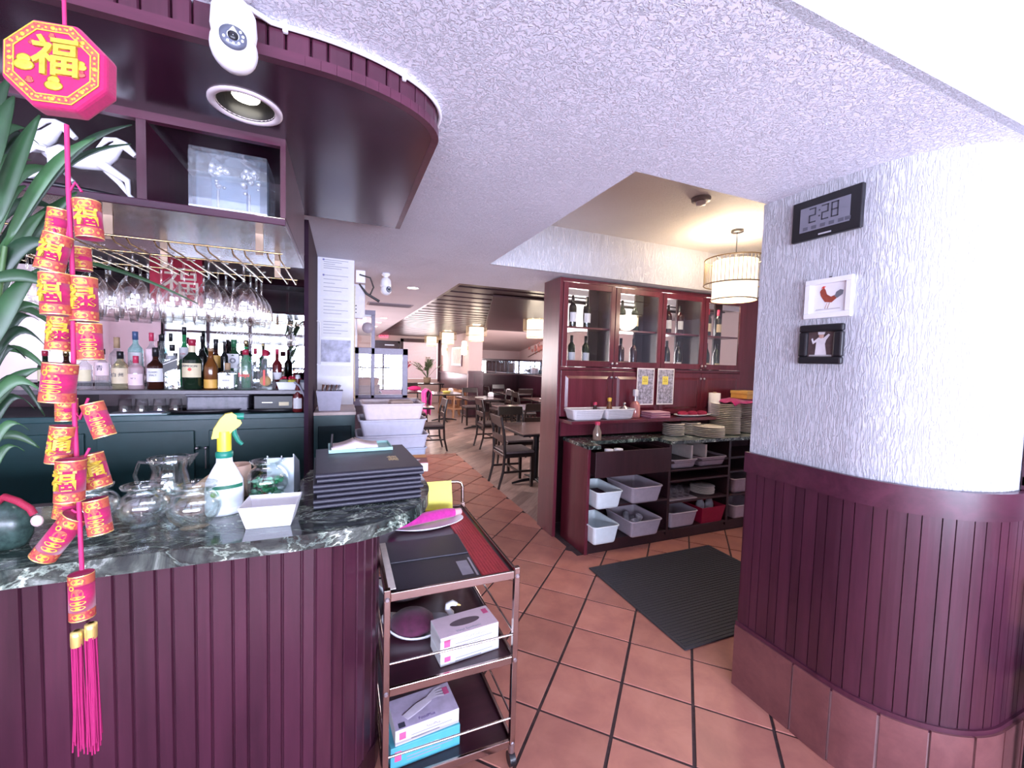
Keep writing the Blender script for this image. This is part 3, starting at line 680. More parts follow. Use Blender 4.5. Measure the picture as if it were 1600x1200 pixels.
# faceted pyramid bottle
fx = AY(415, 608, YR).x
fb = thing('liquor_bottle', 'faceted clear pyramid bottle showing a peach, beside the fruit tray', 'bottle', (fx, YR, ZS), 0, 'liquor bottles on the back bar shelf')
MB().lathe([(.001, 0), (.058, 0), (.062, .03), (.044, .13), (.020, .20), (.018, .235)], 6, None, False).build('body', BG['clear'], fb)
MB().lathe([(.021, .222), (.021, .262), (.001, .264)], 12).build('cap', CAP['red'], fb)
MB().sphere((0, -.005, .055), .036, 12, 8).build('peach_print', LAB['orange'], fb); MB().b2(-.006, .006, -.058, -.056, .03, .13).build('label', LAB['red'], fb)
# second row
YQ = 3.34
bk = [(184, 27, 527, 'large clear decanter bottle in the second row', 'squat', 'clear', dict(cap='wood')),
      (213, 25, 518, 'tall pale teal gin bottle with frosted label', 'tall', 'teal', dict(cap='blue', lab='white', lz=(.30, .62), txt=[('GIN', .5, .018, 'ink')])),
      (238, 21, 520, 'clear bottle with crimson cap and pink label in the second row', 'tall', 'clear', dict(cap='crimson', lab='pinkw', lz=(.25, .70))),
      (255, 18, 522, 'clear bottle with black cap behind the slanted label bottle', 'wine', 'clear', dict(cap='black')),
      (268, 16, 521, 'clear spirit bottle with black cap left of the green gin bottle', 'tall', 'clear', dict(cap='black', lab='white', lz=(.3, .6))),
      (289, 19, 511, 'bright green gin bottle with white oval label', 'wine', 'green', dict(cap='black', lab='white', lz=(.46, .66), txt=[('GIN', .45, .016, 'red')])),
      (317, 17, 525, 'dark wine bottle behind the cream label whiskey', 'wine', 'black', dict(cap='black')),
      (338, 22, 530, 'brown bottle with golden label in the second row', 'whisky', 'brown', dict(cap='black', lab='orange', lz=(.40, .66))),
      (351, 13, 534, 'slim dark bottle left of the green square bottle', 'tall', 'black', dict(cap='black')),
      (366, 24, 531, 'green square herb liqueur bottle with round emblem label', 'tall', 'jade', dict(square=True, cap='green', lab='white', lz=(.40, .70), txt=[('\u25ce', .5, .045, 'ink')])),
      (385, 17, 532, 'small green necked bottle behind the vodka', 'wine', 'green', dict(cap='gold')),
      (399, 16, 544, 'clear bottle with red striped neck behind the faceted bottle', 'tall', 'clear', dict(cap='crimson')),
      (433, 17, 545, 'dark red syrup bottle behind the fruit tray', 'wine', 'red', dict(cap='crimson', lab='white', lz=(.22, .40)))]
for q, (px, wd, top, lab, sh, g, kw) in enumerate(bk): bput(px, wd*.95, top, 606, YQ+(.085 if q % 2 else -.035), lab, sh, g, **kw)
for px, g, c_ in ((133, 'clear', 'white'), (105, 'brown', 'gold'), (72, 'dgreen', 'red')):
    nm = {133: 'clear bottle with white cap just behind the firecracker string', 105: 'brown bottle behind the firecracker string', 72: 'dark green bottle behind the palm leaves'}[px]
    bput(px, 24, 548, 609, YR+.02, nm, 'wine', g, cap=c_, lab='cream', lz=(.2, .5))
# fruit garnish tray
ft = thing('garnish_tray', 'white garnish tray of cut fruit and cherries at the shelf end', 'food tray', (AY(459, 607, 3.18).x, 3.20, ZS))
MB().add([(-.085,-.055,0),(.085,-.055,0),(.085,.055,0),(-.085,.055,0),(-.10,-.065,.05),(.10,-.065,.05),(.10,.065,.05),(-.10,.065,.05)], [(0,3,2,1),(0,1,5,4),(1,2,6,5),(2,3,7,6),(3,0,4,7)]).build('tray', M['white'], ft, solid=.003)
for x, y, r, c in ((-.06,0,.035,(.30,.34,.26)), (-.01,.0,.036,(.72,.66,.10)), (.045,0,.034,(.36,.42,.52))):
    MB().sphere((x, y, .05), r, 10, 6, (1, 1, .5)).build('fruit', plain('fruit%s' % c[0], c, .4, var=.3, scale=60), ft)
random.seed(2); mb = MB()
for k in range(26): mb.sphere((random.uniform(-.085, .085), random.uniform(.02, .055), .058+random.random()*.022), .011, 7, 5)
cp = mb.build('cherries', plain('cherry_red', (.45,.02,.05), .2), ft); cp['kind'] = 'stuff'
# sauce bottle beside the wall end
sb = thing('sauce_bottle', 'red sauce bottle with white oval label at the back bar end', 'bottle', (-.275, YB+.02, ZB+.001))
MB().lathe([(.001,0),(.032,0),(.033,.01),(.033,.10),(.028,.13),(.014,.17),(.012,.23)], 18).build('body', BG['red'], sb)
MB().lathe([(.015,.225),(.015,.25),(.001,.25)], 12).build('cap', M['white'], sb)
MB().grid(lambda u, v: (.0337*sin((u-.5)*1.7), -.0337*cos((u-.5)*1.7), .025+.07*v), 8, 1).build('label', LAB['white'], sb)
# tumblers under the shelf
TG = MB().lathe([(.030,.0),(.031,.002),(.036,.075),(.0365,.088),(.035,.088),(.0345,.075),(.029,.004),(.001,.004)], 18).mesh('tumbler', M['glass'])
for px in (196, 222, 250, 275):
    tag(link('tumbler', TG, None, (AY(px, 640, 3.22).x, 3.22, ZB+.0885), (pi, 0, 0)), 'clear tumbler upside down under the bottle shelf, %s of four' % {196: 'leftmost', 222: 'second from left', 250: 'third from left', 275: 'rightmost'}[px], 'glass', 'tumblers under the bottle shelf')
gb = thing('storage_bin', 'smoky plastic bin under the bottle shelf', 'bin', (AY(346, 640, 3.3).x, 3.32, ZB+.001))
MB().b2(-.17, .17, -.10, .10, 0, .10).build('bin', plain('smoky_plastic', (.10,.09,.12), .25, var=.3), gb, bev=.008); MB().b2(-.175, .175, -.105, .105, .10, .112).build('lid', plain('smoky_lid', (.16,.15,.18), .25), gb, bev=.004)
cdw = thing('card_terminal', 'black card terminal with a pale label under the shelf', 'terminal', (AY(440, 640, 3.25).x, 3.28, ZB+.001))
MB().b2(-.16, .13, -.08, .08, 0, .105).build('case', M['black'], cdw, bev=.006); MB().b2(-.01, .05, -.082, -.08, .035, .06).build('label', LAB['cream'], cdw); MB().b2(-.11, -.05, -.084, -.08, .055, .06).build('slot', M['steel'], cdw)
# serving trays and paper on the worktop
for px, rx, lab in ((318, .20, 'brown oval serving tray on the green worktop, nearer the spray bottle'), (430, .17, 'brown oval serving tray near the sauce bottle')):
    c = AY(px, 642, YB+.08); t = thing('serving_tray', lab, 'tray', (c.x, YB+.115, ZB+.0005), 0, 'oval serving trays on the back bar')
    MB().lathe([(.001,0),(.9,0),(1.0,.018),(.985,.019),(.90,.004),(.001,.004)], 32, Matrix.Diagonal((rx, .11, 1, 1))).build('rim', M['black'], t)
    MB().lathe([(.001,.0045),(.90,.0045)], 32, Matrix.Diagonal((rx, .11, 1, 1))).build('cork_face', plain('tray_brown', (.17,.075,.05), .4), t)
c = AY(218, 645, YB+.07)
pp = thing('order_sheets', 'white order sheets with a pen on the green worktop', 'paper', (c.x, YB+.09, ZB+.0005), .05)
MB().b2(-.15, .15, -.09, .08, 0, .004).build('sheet', plain('teal_sheet', (.55,.75,.74), .6), pp); MB().b2(-.13, .12, -.075, .08, .0042, .0075).build('sheet', M['paper'], pp)
MB().cyl((.03, -.06, .012), (.12, -.02, .012), .004, n=8).build('pen', M['ink'], pp)
# ---- small fridge cabinet below the notice wall and its cutlery bin
fc = thing('back_bar_cabinet', 'green end cabinet with a pale top below the notices', 'cabinet', (-.045, 3.45, 0))
MB().b2(-.138, .135, -.25, .25, 0, 1.205).build('body', grn, fc); MB().b2(-.140, .140, -.258, .252, 1.205, 1.228).build('top', plain('pale_laminate', (.55,.42,.38), .4), fc, bev=.003)
MB().b2(-.11, .11, -.262, -.25, .25, 1.13).build('door', plain('dark_door', (.006,.018,.022), .2), fc, bev=.004)
cb = thing('cutlery_bin', 'grey plastic bin of cutlery on the green end cabinet', 'bin', (-.083, 3.34, 1.229))
MB().add([(-.07,-.06,0),(.07,-.06,0),(.07,.06,0),(-.07,.06,0),(-.088,-.075,.145),(.088,-.075,.145),(.088,.075,.145),(-.088,.075,.145)], [(0,3,2,1),(0,1,5,4),(1,2,6,5),(2,3,7,6),(3,0,4,7)]).build('bin', plain('grey_bin', (.40,.38,.47), .5), cb, bev=.01, solid=.005)
random.seed(3)
for k in range(14):
    x, y = random.uniform(-.05, .055), random.uniform(-.04, .04)
    MB().tube([(x*.8, y*.8, .01), (x*1.05, y*1.05, .15), (x*1.1+.01, y*1.1, .185)], [.003, .004, .010], 6).build('cutlery', M['steel'] if k % 3 else plain('brown_handle', (.16,.07,.05), .5), cb)
# cable tube on the dark wall
MB().tube([AX(494, 600, -.183), AX(495, 545, -.183), AX(496.5, 528, -.183)], .004, 6)
tp = thing('pour_hose', 'grey bent drinks hose by the dark wall end', 'hose', (-.228, 3.045, ZB-.16))
MB().tube([(.015, -.01, .0), (.015, -.005, .16), (.005, 0, .26), (-.03, 0, .34), (-.062, 0, .368)], .007, 8).build('hose', plain('grey_hose', (.30,.28,.36), .4), tp); MB().b2(0, .03, -.02, .06, -.012, .008).build('clip', M['black'], tp)

# red sheet on the mirror standing in for a red sign's reflection
rpx = AY(275, 438, 3.60); rpc = thing('reflected_sign', 'red sheet on the bar mirror standing in for a reflected sign', 'decoration', (rpx.x, 3.615, rpx.z))
MB().b2(-.15, .15, -.004, 0, -.17, .17).build('sheet', plain('red_paper', (.48,.012,.05), .6, var=.2, scale=20), rpc); text('\u798f', .22, plain('cream_cut', (.74,.62,.50), .6), rpc, FRONT((.03, -.006, -.02)), .001, 'character')
# ================================================================== THINGS ON THE BAR COUNTER
ZT = 1.0715
# ---- stack of seven black menus
mnm = plain('black_leatherette', (.030,.028,.042), .42, var=.15, scale=200); pgm = plain('menu_pages', (.50,.46,.50), .7)
random.seed(4)
MTH = .0185
ordw = ['bottom', 'second from bottom', 'third from bottom', 'middle', 'third from top', 'second from top', 'top']
for k in range(7):
    jx, jy, ja = random.uniform(-.006, .006), random.uniform(-.006, .004), random.uniform(-.012, .012)
    t = thing('menu_book', 'black restaurant menu book, %s of its stack on the marble' % ordw[k], 'menu', (.092+jx, 1.845+jy, ZT+k*MTH), .055+ja, 'black menus stacked on the bar')
    MB().b2(-.192, .192, -.22, .22, 0, .0035).build('cover', mnm, t, bev=.0015); MB().b2(-.192, .192, -.22, .22, MTH-.0045, MTH-.001).build('cover', mnm, t, bev=.0015)
    MB().b2(-.188, .184, -.214, .214, .0036, MTH-.0046).build('pages', pgm, t)
    MB().tube([(-.192, -.222, MTH*.5), (.192, -.222, MTH*.5)], MTH*.46, 8).build('spine', mnm, t)
    if k == 6:
        text('\u6e58\u98df', .045, plain('gold_print', (.62,.46,.24), .4), t, frame((.105, -.055, MTH-.0005), (0, 1, 0), (-1, 0, 0)), .0003)
ZM = ZT+7*MTH
# tray of order papers on top of the menus
ot = thing('paper_tray', 'shallow teal tray of folded papers and a pen on the menu stack', 'tray', (.06, 2.02, ZM+.001), .04)
MB().b2(-.115, .155, -.08, .085, 0, .004).build('tray', plain('teal_plastic', (.36,.62,.58), .4), ot); 
mb = MB()
for a in ((-.115, .155, -.08, -.076), (-.115, .155, .081, .085), (-.115, -.111, -.076, .081), (.151, .155, -.076, .081)): mb.b2(*a, .004, .014)
mb.build('tray_rim', MATS['teal_plastic'], ot)
pr_ = plain('blush_paper', (.78,.66,.68), .7)
for q, (x, y, a) in enumerate(((-.055, -.01, .03), (.045, .0, -.05))):
    for k in range(5):
        MB().grid(lambda u, v: (x+(u-.5)*.10*cos(a)-(v-.5)*.13*sin(a), y+(u-.5)*.10*sin(a)+(v-.5)*.13*cos(a), .006+k*.0028+.012*(u if q == 0 else 1-u)**2*k*.5), 6, 2).build('receipt', M['paper'] if k % 2 else pr_, ot, solid=.0012)
MB().tube([(-.105, -.04, .012), (-.10, -.02, .075)], .005, 7).build('pen', M['black'], ot)
# red brochure and yellow sheet beyond the menus
bt = thing('brochure', 'folded red and orange brochure beside the menu stack', 'brochure', (.355, 2.105, ZT+.041), -.12)
MB().b2(-.05, .05, -.085, .085, 0, .004).build('sheet', plain('brochure_red', (.26,.045,.05), .4), bt); MB().b2(-.05, .05, .02, .0851, .0041, .0046).build('orange_panel', plain('brochure_orange', (.75,.32,.06), .4), bt)
MB().sphere((.0, -.03, .0045), .012, 10, 4, (1.4, 1, .08)).build('emblem', M['paper'], bt); MB().b2(-.05, .05, -.085, .085, -.041, -.0005).build('booklet_block', M['paper'], bt)
# ---- white square bowl
wb_ = thing('square_bowl', 'white square melamine bowl on the marble edge', 'bowl', (-.212, 1.54, ZT), -.06)
def frustum(b, t, z0, z1, n=4): return [(-b[0],-b[1],z0),(b[0],-b[1],z0),(b[0],b[1],z0),(-b[0],b[1],z0),(-t[0],-t[1],z1),(t[0],-t[1],z1),(t[0],t[1],z1),(-t[0],t[1],z1)]
MB().add(frustum((.062,.050), (.080,.066), 0, .072), [(0,3,2,1),(0,1,5,4),(1,2,6,5),(2,3,7,6),(3,0,4,7)]).build('bowl', M['white'], wb_, bev=.006, solid=.0045)
MB().b2(-.064, .064, -.052, .052, .02, .024).build('inner_floor', plain('cream_inside', (.74,.66,.56), .5), wb_)
# ---- spray bottle
sp = thing('spray_bottle', 'white spray bottle with yellow and green trigger head on the bar', 'spray bottle', (-.372, 1.67, ZT), .25)
MB().lathe([(.001,0),(.052,0),(.056,.01),(.056,.085),(.054,.115),(.036,.155),(.024,.178),(.023,.20)], 24, None, True, 1.0, .62).build('bottle', plain('white_bottle', (.84,.86,.88), .3), sp)
MB().grid(lambda u, v: (.0568*sin((u-.5)*2.2), -.0568*.635*cos((u-.5)*2.2), .025+.075*v), 12, 1).build('label', plain('label_sky', (.74,.80,.84), .4), sp)
MB().grid(lambda u, v: (.0572*sin((u-.5)*2.2), -.0572*.64*cos((u-.5)*2.2), .092+.012*v), 12, 1).build('label_band', plain('label_green', (.02,.16,.09), .4), sp)
MB().sphere((-.028, -.033, .078), .011, 10, 6, (1.2, .3, 1)).build('leaf_print', plain('leaf_green', (.16,.42,.05), .5), sp)
MB().lathe([(.024,.195),(.026,.20),(.026,.213),(.021,.218)], 18).build('collar', plain('teal_green', (.01,.22,.15), .35), sp)
yel = plain('yellow_plastic', (.85,.72,.05), .35)
MB().lathe([(.021,.212),(.021,.275),(.020,.285)], 16).build('neck', yel, sp)
mb = MB(); prof = [(-.036,.262),(-.030,.295),(-.012,.328),(.004,.345),(.022,.348),(.034,.340),(.036,.326),(.046,.322),(.050,.312),(.044,.302),(.024,.286),(.016,.276),(-.018,.264)]
mb.prism(prof, -.014, .014, frame((0,0,0), (1,0,0), (0,0,1))); mb.build('head', yel, sp, bev=.007)
MB().cyl((.026, 0, .335), (.056, 0, .334), .011, .012, 12).build('nozzle', MATS['teal_green'], sp)
MB().tube([(.026,0,.298), (.030,0,.272), (.040,0,.248), (.052,0,.235)], [.008,.008,.007,.006], 8).build('trigger', MATS['teal_green'], sp)
# ---- terracotta cup with straw, cardboard piece
cp_ = thing('clay_cup', 'peach clay cup with a brown stick behind the spray bottle', 'cup', (-.375, 1.87, ZT))
MB().lathe([(.001,0),(.042,0),(.046,.06),(.047,.122),(.043,.122),(.040,.02),(.001,.02)], 22).build('cup', plain('peach_clay', (.66,.46,.36), .6), cp_); MB().cyl((-.012, 0, .02), (-.03, -.01, .165), .004, n=8).build('stick', plain('brown_stick', (.20,.10,.06), .6), cp_)
cbp = thing('cardboard_piece', 'flat piece of tan cardboard leaning behind the spray bottle', 'cardboard', (-.47, 1.80, ZT), .1)
MB().add([(-.085,.015,0),(.075,.015,0),(.11,.03,.128),(.02,.04,.10),(-.05,.03,.045)], [(0,1,2,3,4)]).build('sheet', plain('cardboard', (.55,.36,.22), .8), cbp, solid=.004)
# ---- steel stand-up holder
hd = thing('metal_holder', 'upright brushed metal card holder behind the candy bowl', 'holder', (-.215, 1.86, ZT), -.12)
MB().b2(-.046, .046, -.045, -.042, 0, .150).build('front_plate', plain('silver_plate', (.60,.68,.74), .28, .75, var=.04), hd)
MB().add([(.046,-.045,0),(.052,.04,0),(.050,.03,.12),(.046,-.045,.165)], [(0,1,2,3)]).build('side_plate', MATS['silver_plate'], hd, solid=.003); MB().add([(-.046,-.045,0),(-.052,.04,0),(-.050,.03,.12),(-.046,-.045,.160)], [(0,1,2,3)]).build('side_plate', MATS['silver_plate'], hd, solid=.003)
MB().b2(-.052, .052, -.045, .04, 0, .004).build('base', MATS['silver_plate'], hd); MB().cyl((0, -.03, .004), (0, -.03, .155), .003, n=8).build('rod', M['steel'], hd)
# ---- glass bowls: candy bowl and three jars / pitchers
GW = glass('thick_glass', (.94,.97,.96), .10, .8, .02)
def bowl_prof(R, H, mouth, flare=0):
    p = [(.001, 0), (R*.55, 0)]
    for q in range(0, 9):
        a = -1.05+q*(2.05/8); p.append((R*cos(a), H*.46+R*.92*sin(a)*H/(2*R)*1.02))
    p += [(mouth, H*.93), (mouth+flare, H)]; return p
def glass_bowl(name, label, loc, R, H, mouth, flare=0, cat='glass bowl'):
    t = thing(name, label, cat, loc); p = bowl_prof(R, H, mouth, flare)
    inn = [(max(r-.0035, .001), z+(.004 if z < H*.2 else 0)) for r, z in reversed(p)]
    MB().lathe(p+inn, 32).build('bowl', GW, t); return t
cbw = glass_bowl('candy_bowl', 'round glass bowl holding green wrapped candies', (-.262, 1.785, ZT), .074, .150, .048, .010)
random.seed(9)
gcm = [plain('candy_green', (.08,.55,.24), .3, var=.3, scale=120), plain('candy_mint', (.30,.66,.48), .3, var=.3, scale=120), plain('candy_dark', (.03,.34,.14), .3, var=.3, scale=120)]
for k in range(36):
    a = random.uniform(0, 2*pi); r = sqrt(random.random())*.052; z = .018+random.random()*.062
    mb = MB(); Tm = Matrix.Translation((r*cos(a), r*sin(a), z)) @ Matrix.Rotation(random.uniform(0, pi), 4, 'Z') @ Matrix.Rotation(random.uniform(-.7, .7), 4, 'X')
    mb.sphere((0, 0, 0), .011, 8, 5, (1.2, .8, .7), Tm)
    for sx in (-1, 1): mb.add([(sx*.010, 0, 0), (sx*.022, .008, .003), (sx*.022, -.008, -.003)], [(0, 1, 2)], Tm)
    tag(mb.build('wrapped_candy', gcm[k % 3], None, (-.262, 1.785, ZT)), 'green wrapped mint candy in the round glass bowl', 'candy', 'mints in the glass bowl')
glass_bowl('glass_jar', 'round clear glass jar nearest the spray bottle', (-.430, 1.57, ZT), .072, .135, .060, .004)
glass_bowl('glass_jar', 'clear glass jar left of the pitcher behind the firecrackers', (-.578, 1.63, ZT), .066, .13, .054, .004)
glass_bowl('glass_jar', 'clear glass jar at the left beside the jade ornament', (-.735, 1.68, ZT), .078, .125, .060, .003)
pt_ = thing('glass_pitcher', 'clear glass pitcher with spout behind the glass jars', 'pitcher', (-.565, 1.80, ZT))
pp_ = [(.001,0),(.048,0),(.060,.02),(.064,.07),(.055,.115),(.050,.135),(.057,.165),(.062,.178)]
MB().lathe(pp_+[(max(r-.003, .001), z+(.004 if z < .03 else 0)) for r, z in reversed(pp_)], 30).build('jug', GW, pt_)
MB().tube([(-.048,0,.16), (-.085,0,.165), (-.098,0,.12), (-.085,0,.07), (-.058,0,.045)], .006, 8).build('handle', GW, pt_)
MB().add([(.050,-.022,.178),(.050,.022,.178),(.086,0,.190),(.058,0,.140)], [(0,2,3),(2,1,3)]).build('spout', GW, pt_, solid=.002)
# jade ornament with a red knot at the left edge
jd = thing('jade_ornament', 'green carved stone ornament with a red knotted cord at the left edge', 'ornament', (-.86, 1.56, ZT)); jd.scale = (.78, .78, .9)
MB().lathe([(.001,0),(.060,0),(.074,.03),(.078,.075),(.062,.115),(.030,.14),(.001,.145)], 20, None, True, 1, .7).build('stone', plain('jade_stone', (.035,.065,.055), .25, var=.5, scale=40), jd)
red_c = plain('red_cord', (.35,.012,.05), .7, var=.2, scale=300)
MB().tube([(.0,-.03,.145), (.03,-.045,.165), (.065,-.05,.150), (.095,-.05,.125), (.105,-.05,.105)], .011, 7).build('knot', red_c, jd); MB().sphere((.112, -.05, .085), .018, 10, 6, (1, .5, 1)).build('charm', plain('pink_charm', (.72,.50,.48), .5), jd)
# ================================================================== HANGING FIRECRACKER DECORATION
YO = .93
fuc = plain('fuchsia_felt', (.40,.004,.085), .85, var=.12, scale=200, sheen=.15); gold = plain('gold_print_yellow', (.50,.34,.03), .45, var=.3, scale=160)
def printmat(name, a, b, c, scale):
    m, t, bs_ = nodes(name); setp(bs_, a, .6); vo = t.nodes.new('ShaderNodeTexVoronoi'); vo.inputs['Scale'].default_value = scale; t.links.new(coords(t), vo.inputs['Vector'])
    t.links.new(ramp(t, vo.outputs['Distance'], [(.0, c), (.22, c), (.30, b), (.46, a), (.60, b)]), bs_.inputs['Base Color']); return m
orr = printmat('patterned_orange', (.36,.020,.045), (.42,.085,.045), (.50,.27,.06), 120)
goldfoil = plain('gold_foil', (.90,.66,.22), .3, .7, var=.1); pinkc = plain('pink_cord', (.46,.018,.12), .7)
og = thing('firecracker_garland', 'hanging fuchsia octagon and firecracker garland with gold characters', 'hanging decoration', (AY(118, 600, YO).x, YO, 1.6))
OX = og.location.x
def L(px, py, dy=0): p = AY(px, py, YO+dy); return Vector((p.x-OX, p.y-YO, p.z-1.6))
pxm = (AY(105, 600, YO)-AY(95, 600, YO)).length/10     # metres per photo pixel at the garland
MB().tube([(L(100, 20).x, 0, ZC-1.6), L(100, 0), L(101, 40)], .0028, 7).build('cord', pinkc, og)
MB().tube([L(104, 195), L(107, 300), L(113, 420), L(116, 640), L(122, 760), L(128, 890)], .0034, 7).build('cord', pinkc, og)
# octagon cushion
oc = bpy.data.objects.new('octagon', None)
ctr = L(97, 112); w_px = 93*pxm
ax_x = (L(190, 135)-L(5, 95)).normalized(); ax_x.y -= .18; ax_x.normalize()
Moc = frame(ctr, ax_x, (0.02, .05, 1))
def octo(r, sx=1.0): return [(r*cos(pi/8+k*pi/4)*sx, r*sin(pi/8+k*pi/4)) for k in range(8)]
TH = .034
mb = MB(); n = 8
rings = [(w_px*.92, TH*.5), (w_px*1.0, TH*.34), (w_px*1.0, -TH*.34), (w_px*.92, -TH*.5)]
vs = []
for r, z in rings: vs += [(x, y, z) for x, y in octo(r)]
fs = [tuple(range(8))]+[(a*8+k, (a+1)*8+k, (a+1)*8+(k+1) % 8, a*8+(k+1) % 8) for a in range(3) for k in range(8)]+[tuple(reversed(range(24, 32)))]
mb.add(vs, fs); oco = mb.build('octagon', fuc, og, bev=.004); oco.matrix_local = Moc
def ring(r0, r1, z, m, name):
    a = octo(r0); b = octo(r1); mb = MB(); mb.add([(x, y, z) for x, y in a+b], [(k, (k+1) % 8, 8+(k+1) % 8, 8+k) for k in range(8)]); return mb.build(name, m, oco, solid=.0008)
zf = TH*.5+.001
ring(w_px*.90, w_px*.875, zf, gold, 'border_line'); ring(w_px*.875, w_px*.74, zf-.0004, orr, 'border'); ring(w_px*.74, w_px*.715, zf, gold, 'border_line')
mb = MB()
for k in range(8):
    a, b = octo(w_px*.805)[k], octo(w_px*.805)[(k+1) % 8]
    for q in range(5):
        t = (q+.5)/5; mb.sphere((a[0]+(b[0]-a[0])*t, a[1]+(b[1]-a[1])*t, zf), w_px*(.05 if q == 2 else .03), 8, 4, (1, 1, .25))
mb.build('border_motifs', gold, oco)['kind'] = 'stuff'
def T2(x, y, z): return Matrix.Translation((x, y, z))
text('\u798f', w_px*.86, gold, oco, T2(w_px*.08, w_px*.08, zf+.001), .002, 'character', bold=w_px*.018)
for x, y, r in ((-.50, -.10, .17), (.02, -.46, .15), (.50, .0, .10), (.50, -.16, .08), (-.02, .56, .06), (-.40, -.42, .07), (-.36, .38, .06)):
    mb = MB(); mb.sphere((x*w_px, y*w_px, zf), r*w_px, 14, 4, (1.15, .75, .10)); mb.sphere((x*w_px, (y+r*.75)*w_px, zf), r*w_px*.8, 12, 4, (1, .8, .10)); mb.build('ingot_print', gold if r > .09 else orr, oco)
# firecrackers: (centre px, length px, diameter px, lean, which character, depth shift)
cyl_mesh = {}
def fire_mesh(Lc, Rc):
    return None
CR = [(138, 344, 78, 44, 4, 0, 0), (84, 395, 76, 44, -12, 0, -.012), (92, 350, 60, 40, -6, -1, .05), (128, 405, 50, 32, 3, -1, .05), (87, 460, 84, 46, 2, 0, -.02), (131, 468, 92, 44, 1, 1, -.005),
      (95, 520, 78, 44, -4, 1, .03), (140, 534, 78, 42, 2, 2, .01), (92, 598, 80, 52, -5, 2, -.02), (104, 640, 50, 36, 0, -1, .05), (154, 656, 76, 38, 17, 2, 0), (96, 694, 78, 42, -7, 1, .0),
      (148, 735, 76, 44, 12, 1, .02), (110, 750, 86, 46, -2, 0, -.03), (104, 790, 50, 40, -8, -1, .04), (153, 806, 78, 42, 7, 2, .01), (93, 838, 100, 46, -33, 2, .01), (128, 930, 98, 42, 1, 2, 0)]
for px, py, ln, dm, lean, ch, dy in CR:
    Lc = ln*pxm; Rc = dm*pxm/2; a = radians(lean)
    ctr = L(px, py, dy); up = Vector((-sin(a), .03, cos(a))); 
    Mf = frame(ctr, Vector((cos(a), random.uniform(-.25, .25), sin(a))), up)          # local y = long axis, local z towards the camera
    mb = MB(); Rm = Matrix.Rotation(-pi/2, 4, 'X')
    mb.lathe([(.001, -Lc/2+.003), (Rc*.9, -Lc/2+.003), (Rc, -Lc/2), (Rc, Lc/2), (Rc*.9, Lc/2-.003), (.001, Lc/2-.003)], 22, Rm)
    fo = mb.build('firecracker', fuc, og); fo.matrix_local = Mf
    for z in (-Lc/2, Lc/2-.018*1.0):
        bd = MB().lathe([(Rc*1.012, z+.001), (Rc*1.012, z+.0165)], 22, Rm).build('patterned_band', orr, fo)
    for s_ in (-1, 1): MB().lathe([(Rc*1.01, s_*(Lc/2-.001)-.0008), (Rc*1.02, s_*(Lc/2-.001)), (Rc*1.01, s_*(Lc/2-.001)+.0008)], 22, Rm).build('foil_ring', goldfoil, fo)
    def disc(mb, cx, cy, rx, ry, k=1.016, hole=0, n=18):
        a_ = cx/Rc
        def P(u, f): x = a_+rx*f*cos(u)/Rc; return (Rc*k*sin(x), cy+ry*f*sin(u), Rc*k*cos(x))
        vs = [P(2*pi*q/n, 1) for q in range(n)]+[P(2*pi*q/n, max(hole, .02)) for q in range(n)]
        mb.add(vs, [(q, (q+1) % n, n+(q+1) % n, n+q) for q in range(n)])
    for s_ in (-1, 1): mb = MB(); disc(mb, .12*Rc, s_*(Lc/2-.0092), .0085, .0050); mb.build('band_print', gold, fo)
    def onface(x, y, an=0): return Matrix.Rotation(an, 4, 'Y') @ Matrix.Translation((x, y, Rc*1.0))
    if ch in (0, 1):
        to = text('\u798f' if ch == 0 else '\u901a' if py > 600 else '\u7984', Lc*.50, gold, fo, None, .001, 'character', bold=.0009)
        for v in to.data.vertices: an = v.co.x/Rc+.12; rr = Rc*1.05+v.co.z; v.co = (rr*sin(an), v.co.y, rr*cos(an))
    if ch in (1, 2, -1):
        mb = MB(); cx = 0 if ch == 2 else -Rc*.55
        for q_, (yy, rr, hh_) in enumerate(((-Lc*.20, .62, .075), (-.09*Lc, .66, .075), (.03*Lc, .60, .06))): disc(mb, cx+(.1*Rc if ch == 2 else 0), yy, rr*Rc, hh_*Lc*.62, 1.016+.002*q_)
        mb.build('ingot_print', gold, fo); mb = MB(); disc(mb, cx+(.1*Rc if ch == 2 else 0), .10*Lc, .50*Rc, .13*Lc, 1.013); mb.build('coin_print', orr, fo)
    mb = MB(); disc(mb, -Rc*.35, Lc*.25, Rc*.24, Rc*.24, 1.014, .55); mb.build('coin_mark', gold, fo)
# loops of cord between the crackers
for a, b, c in (((108, 300), (118, 285), (128, 300)), ((110, 340), (100, 400), (84, 357)), ((116, 640), (125, 655), (138, 622)), ((122, 760), (132, 715), (140, 700)), ((126, 800), (118, 800), (112, 796))):
    MB().tube([L(*a), L(*b), L(*c)], .0022, 6).build('cord', pinkc, og)
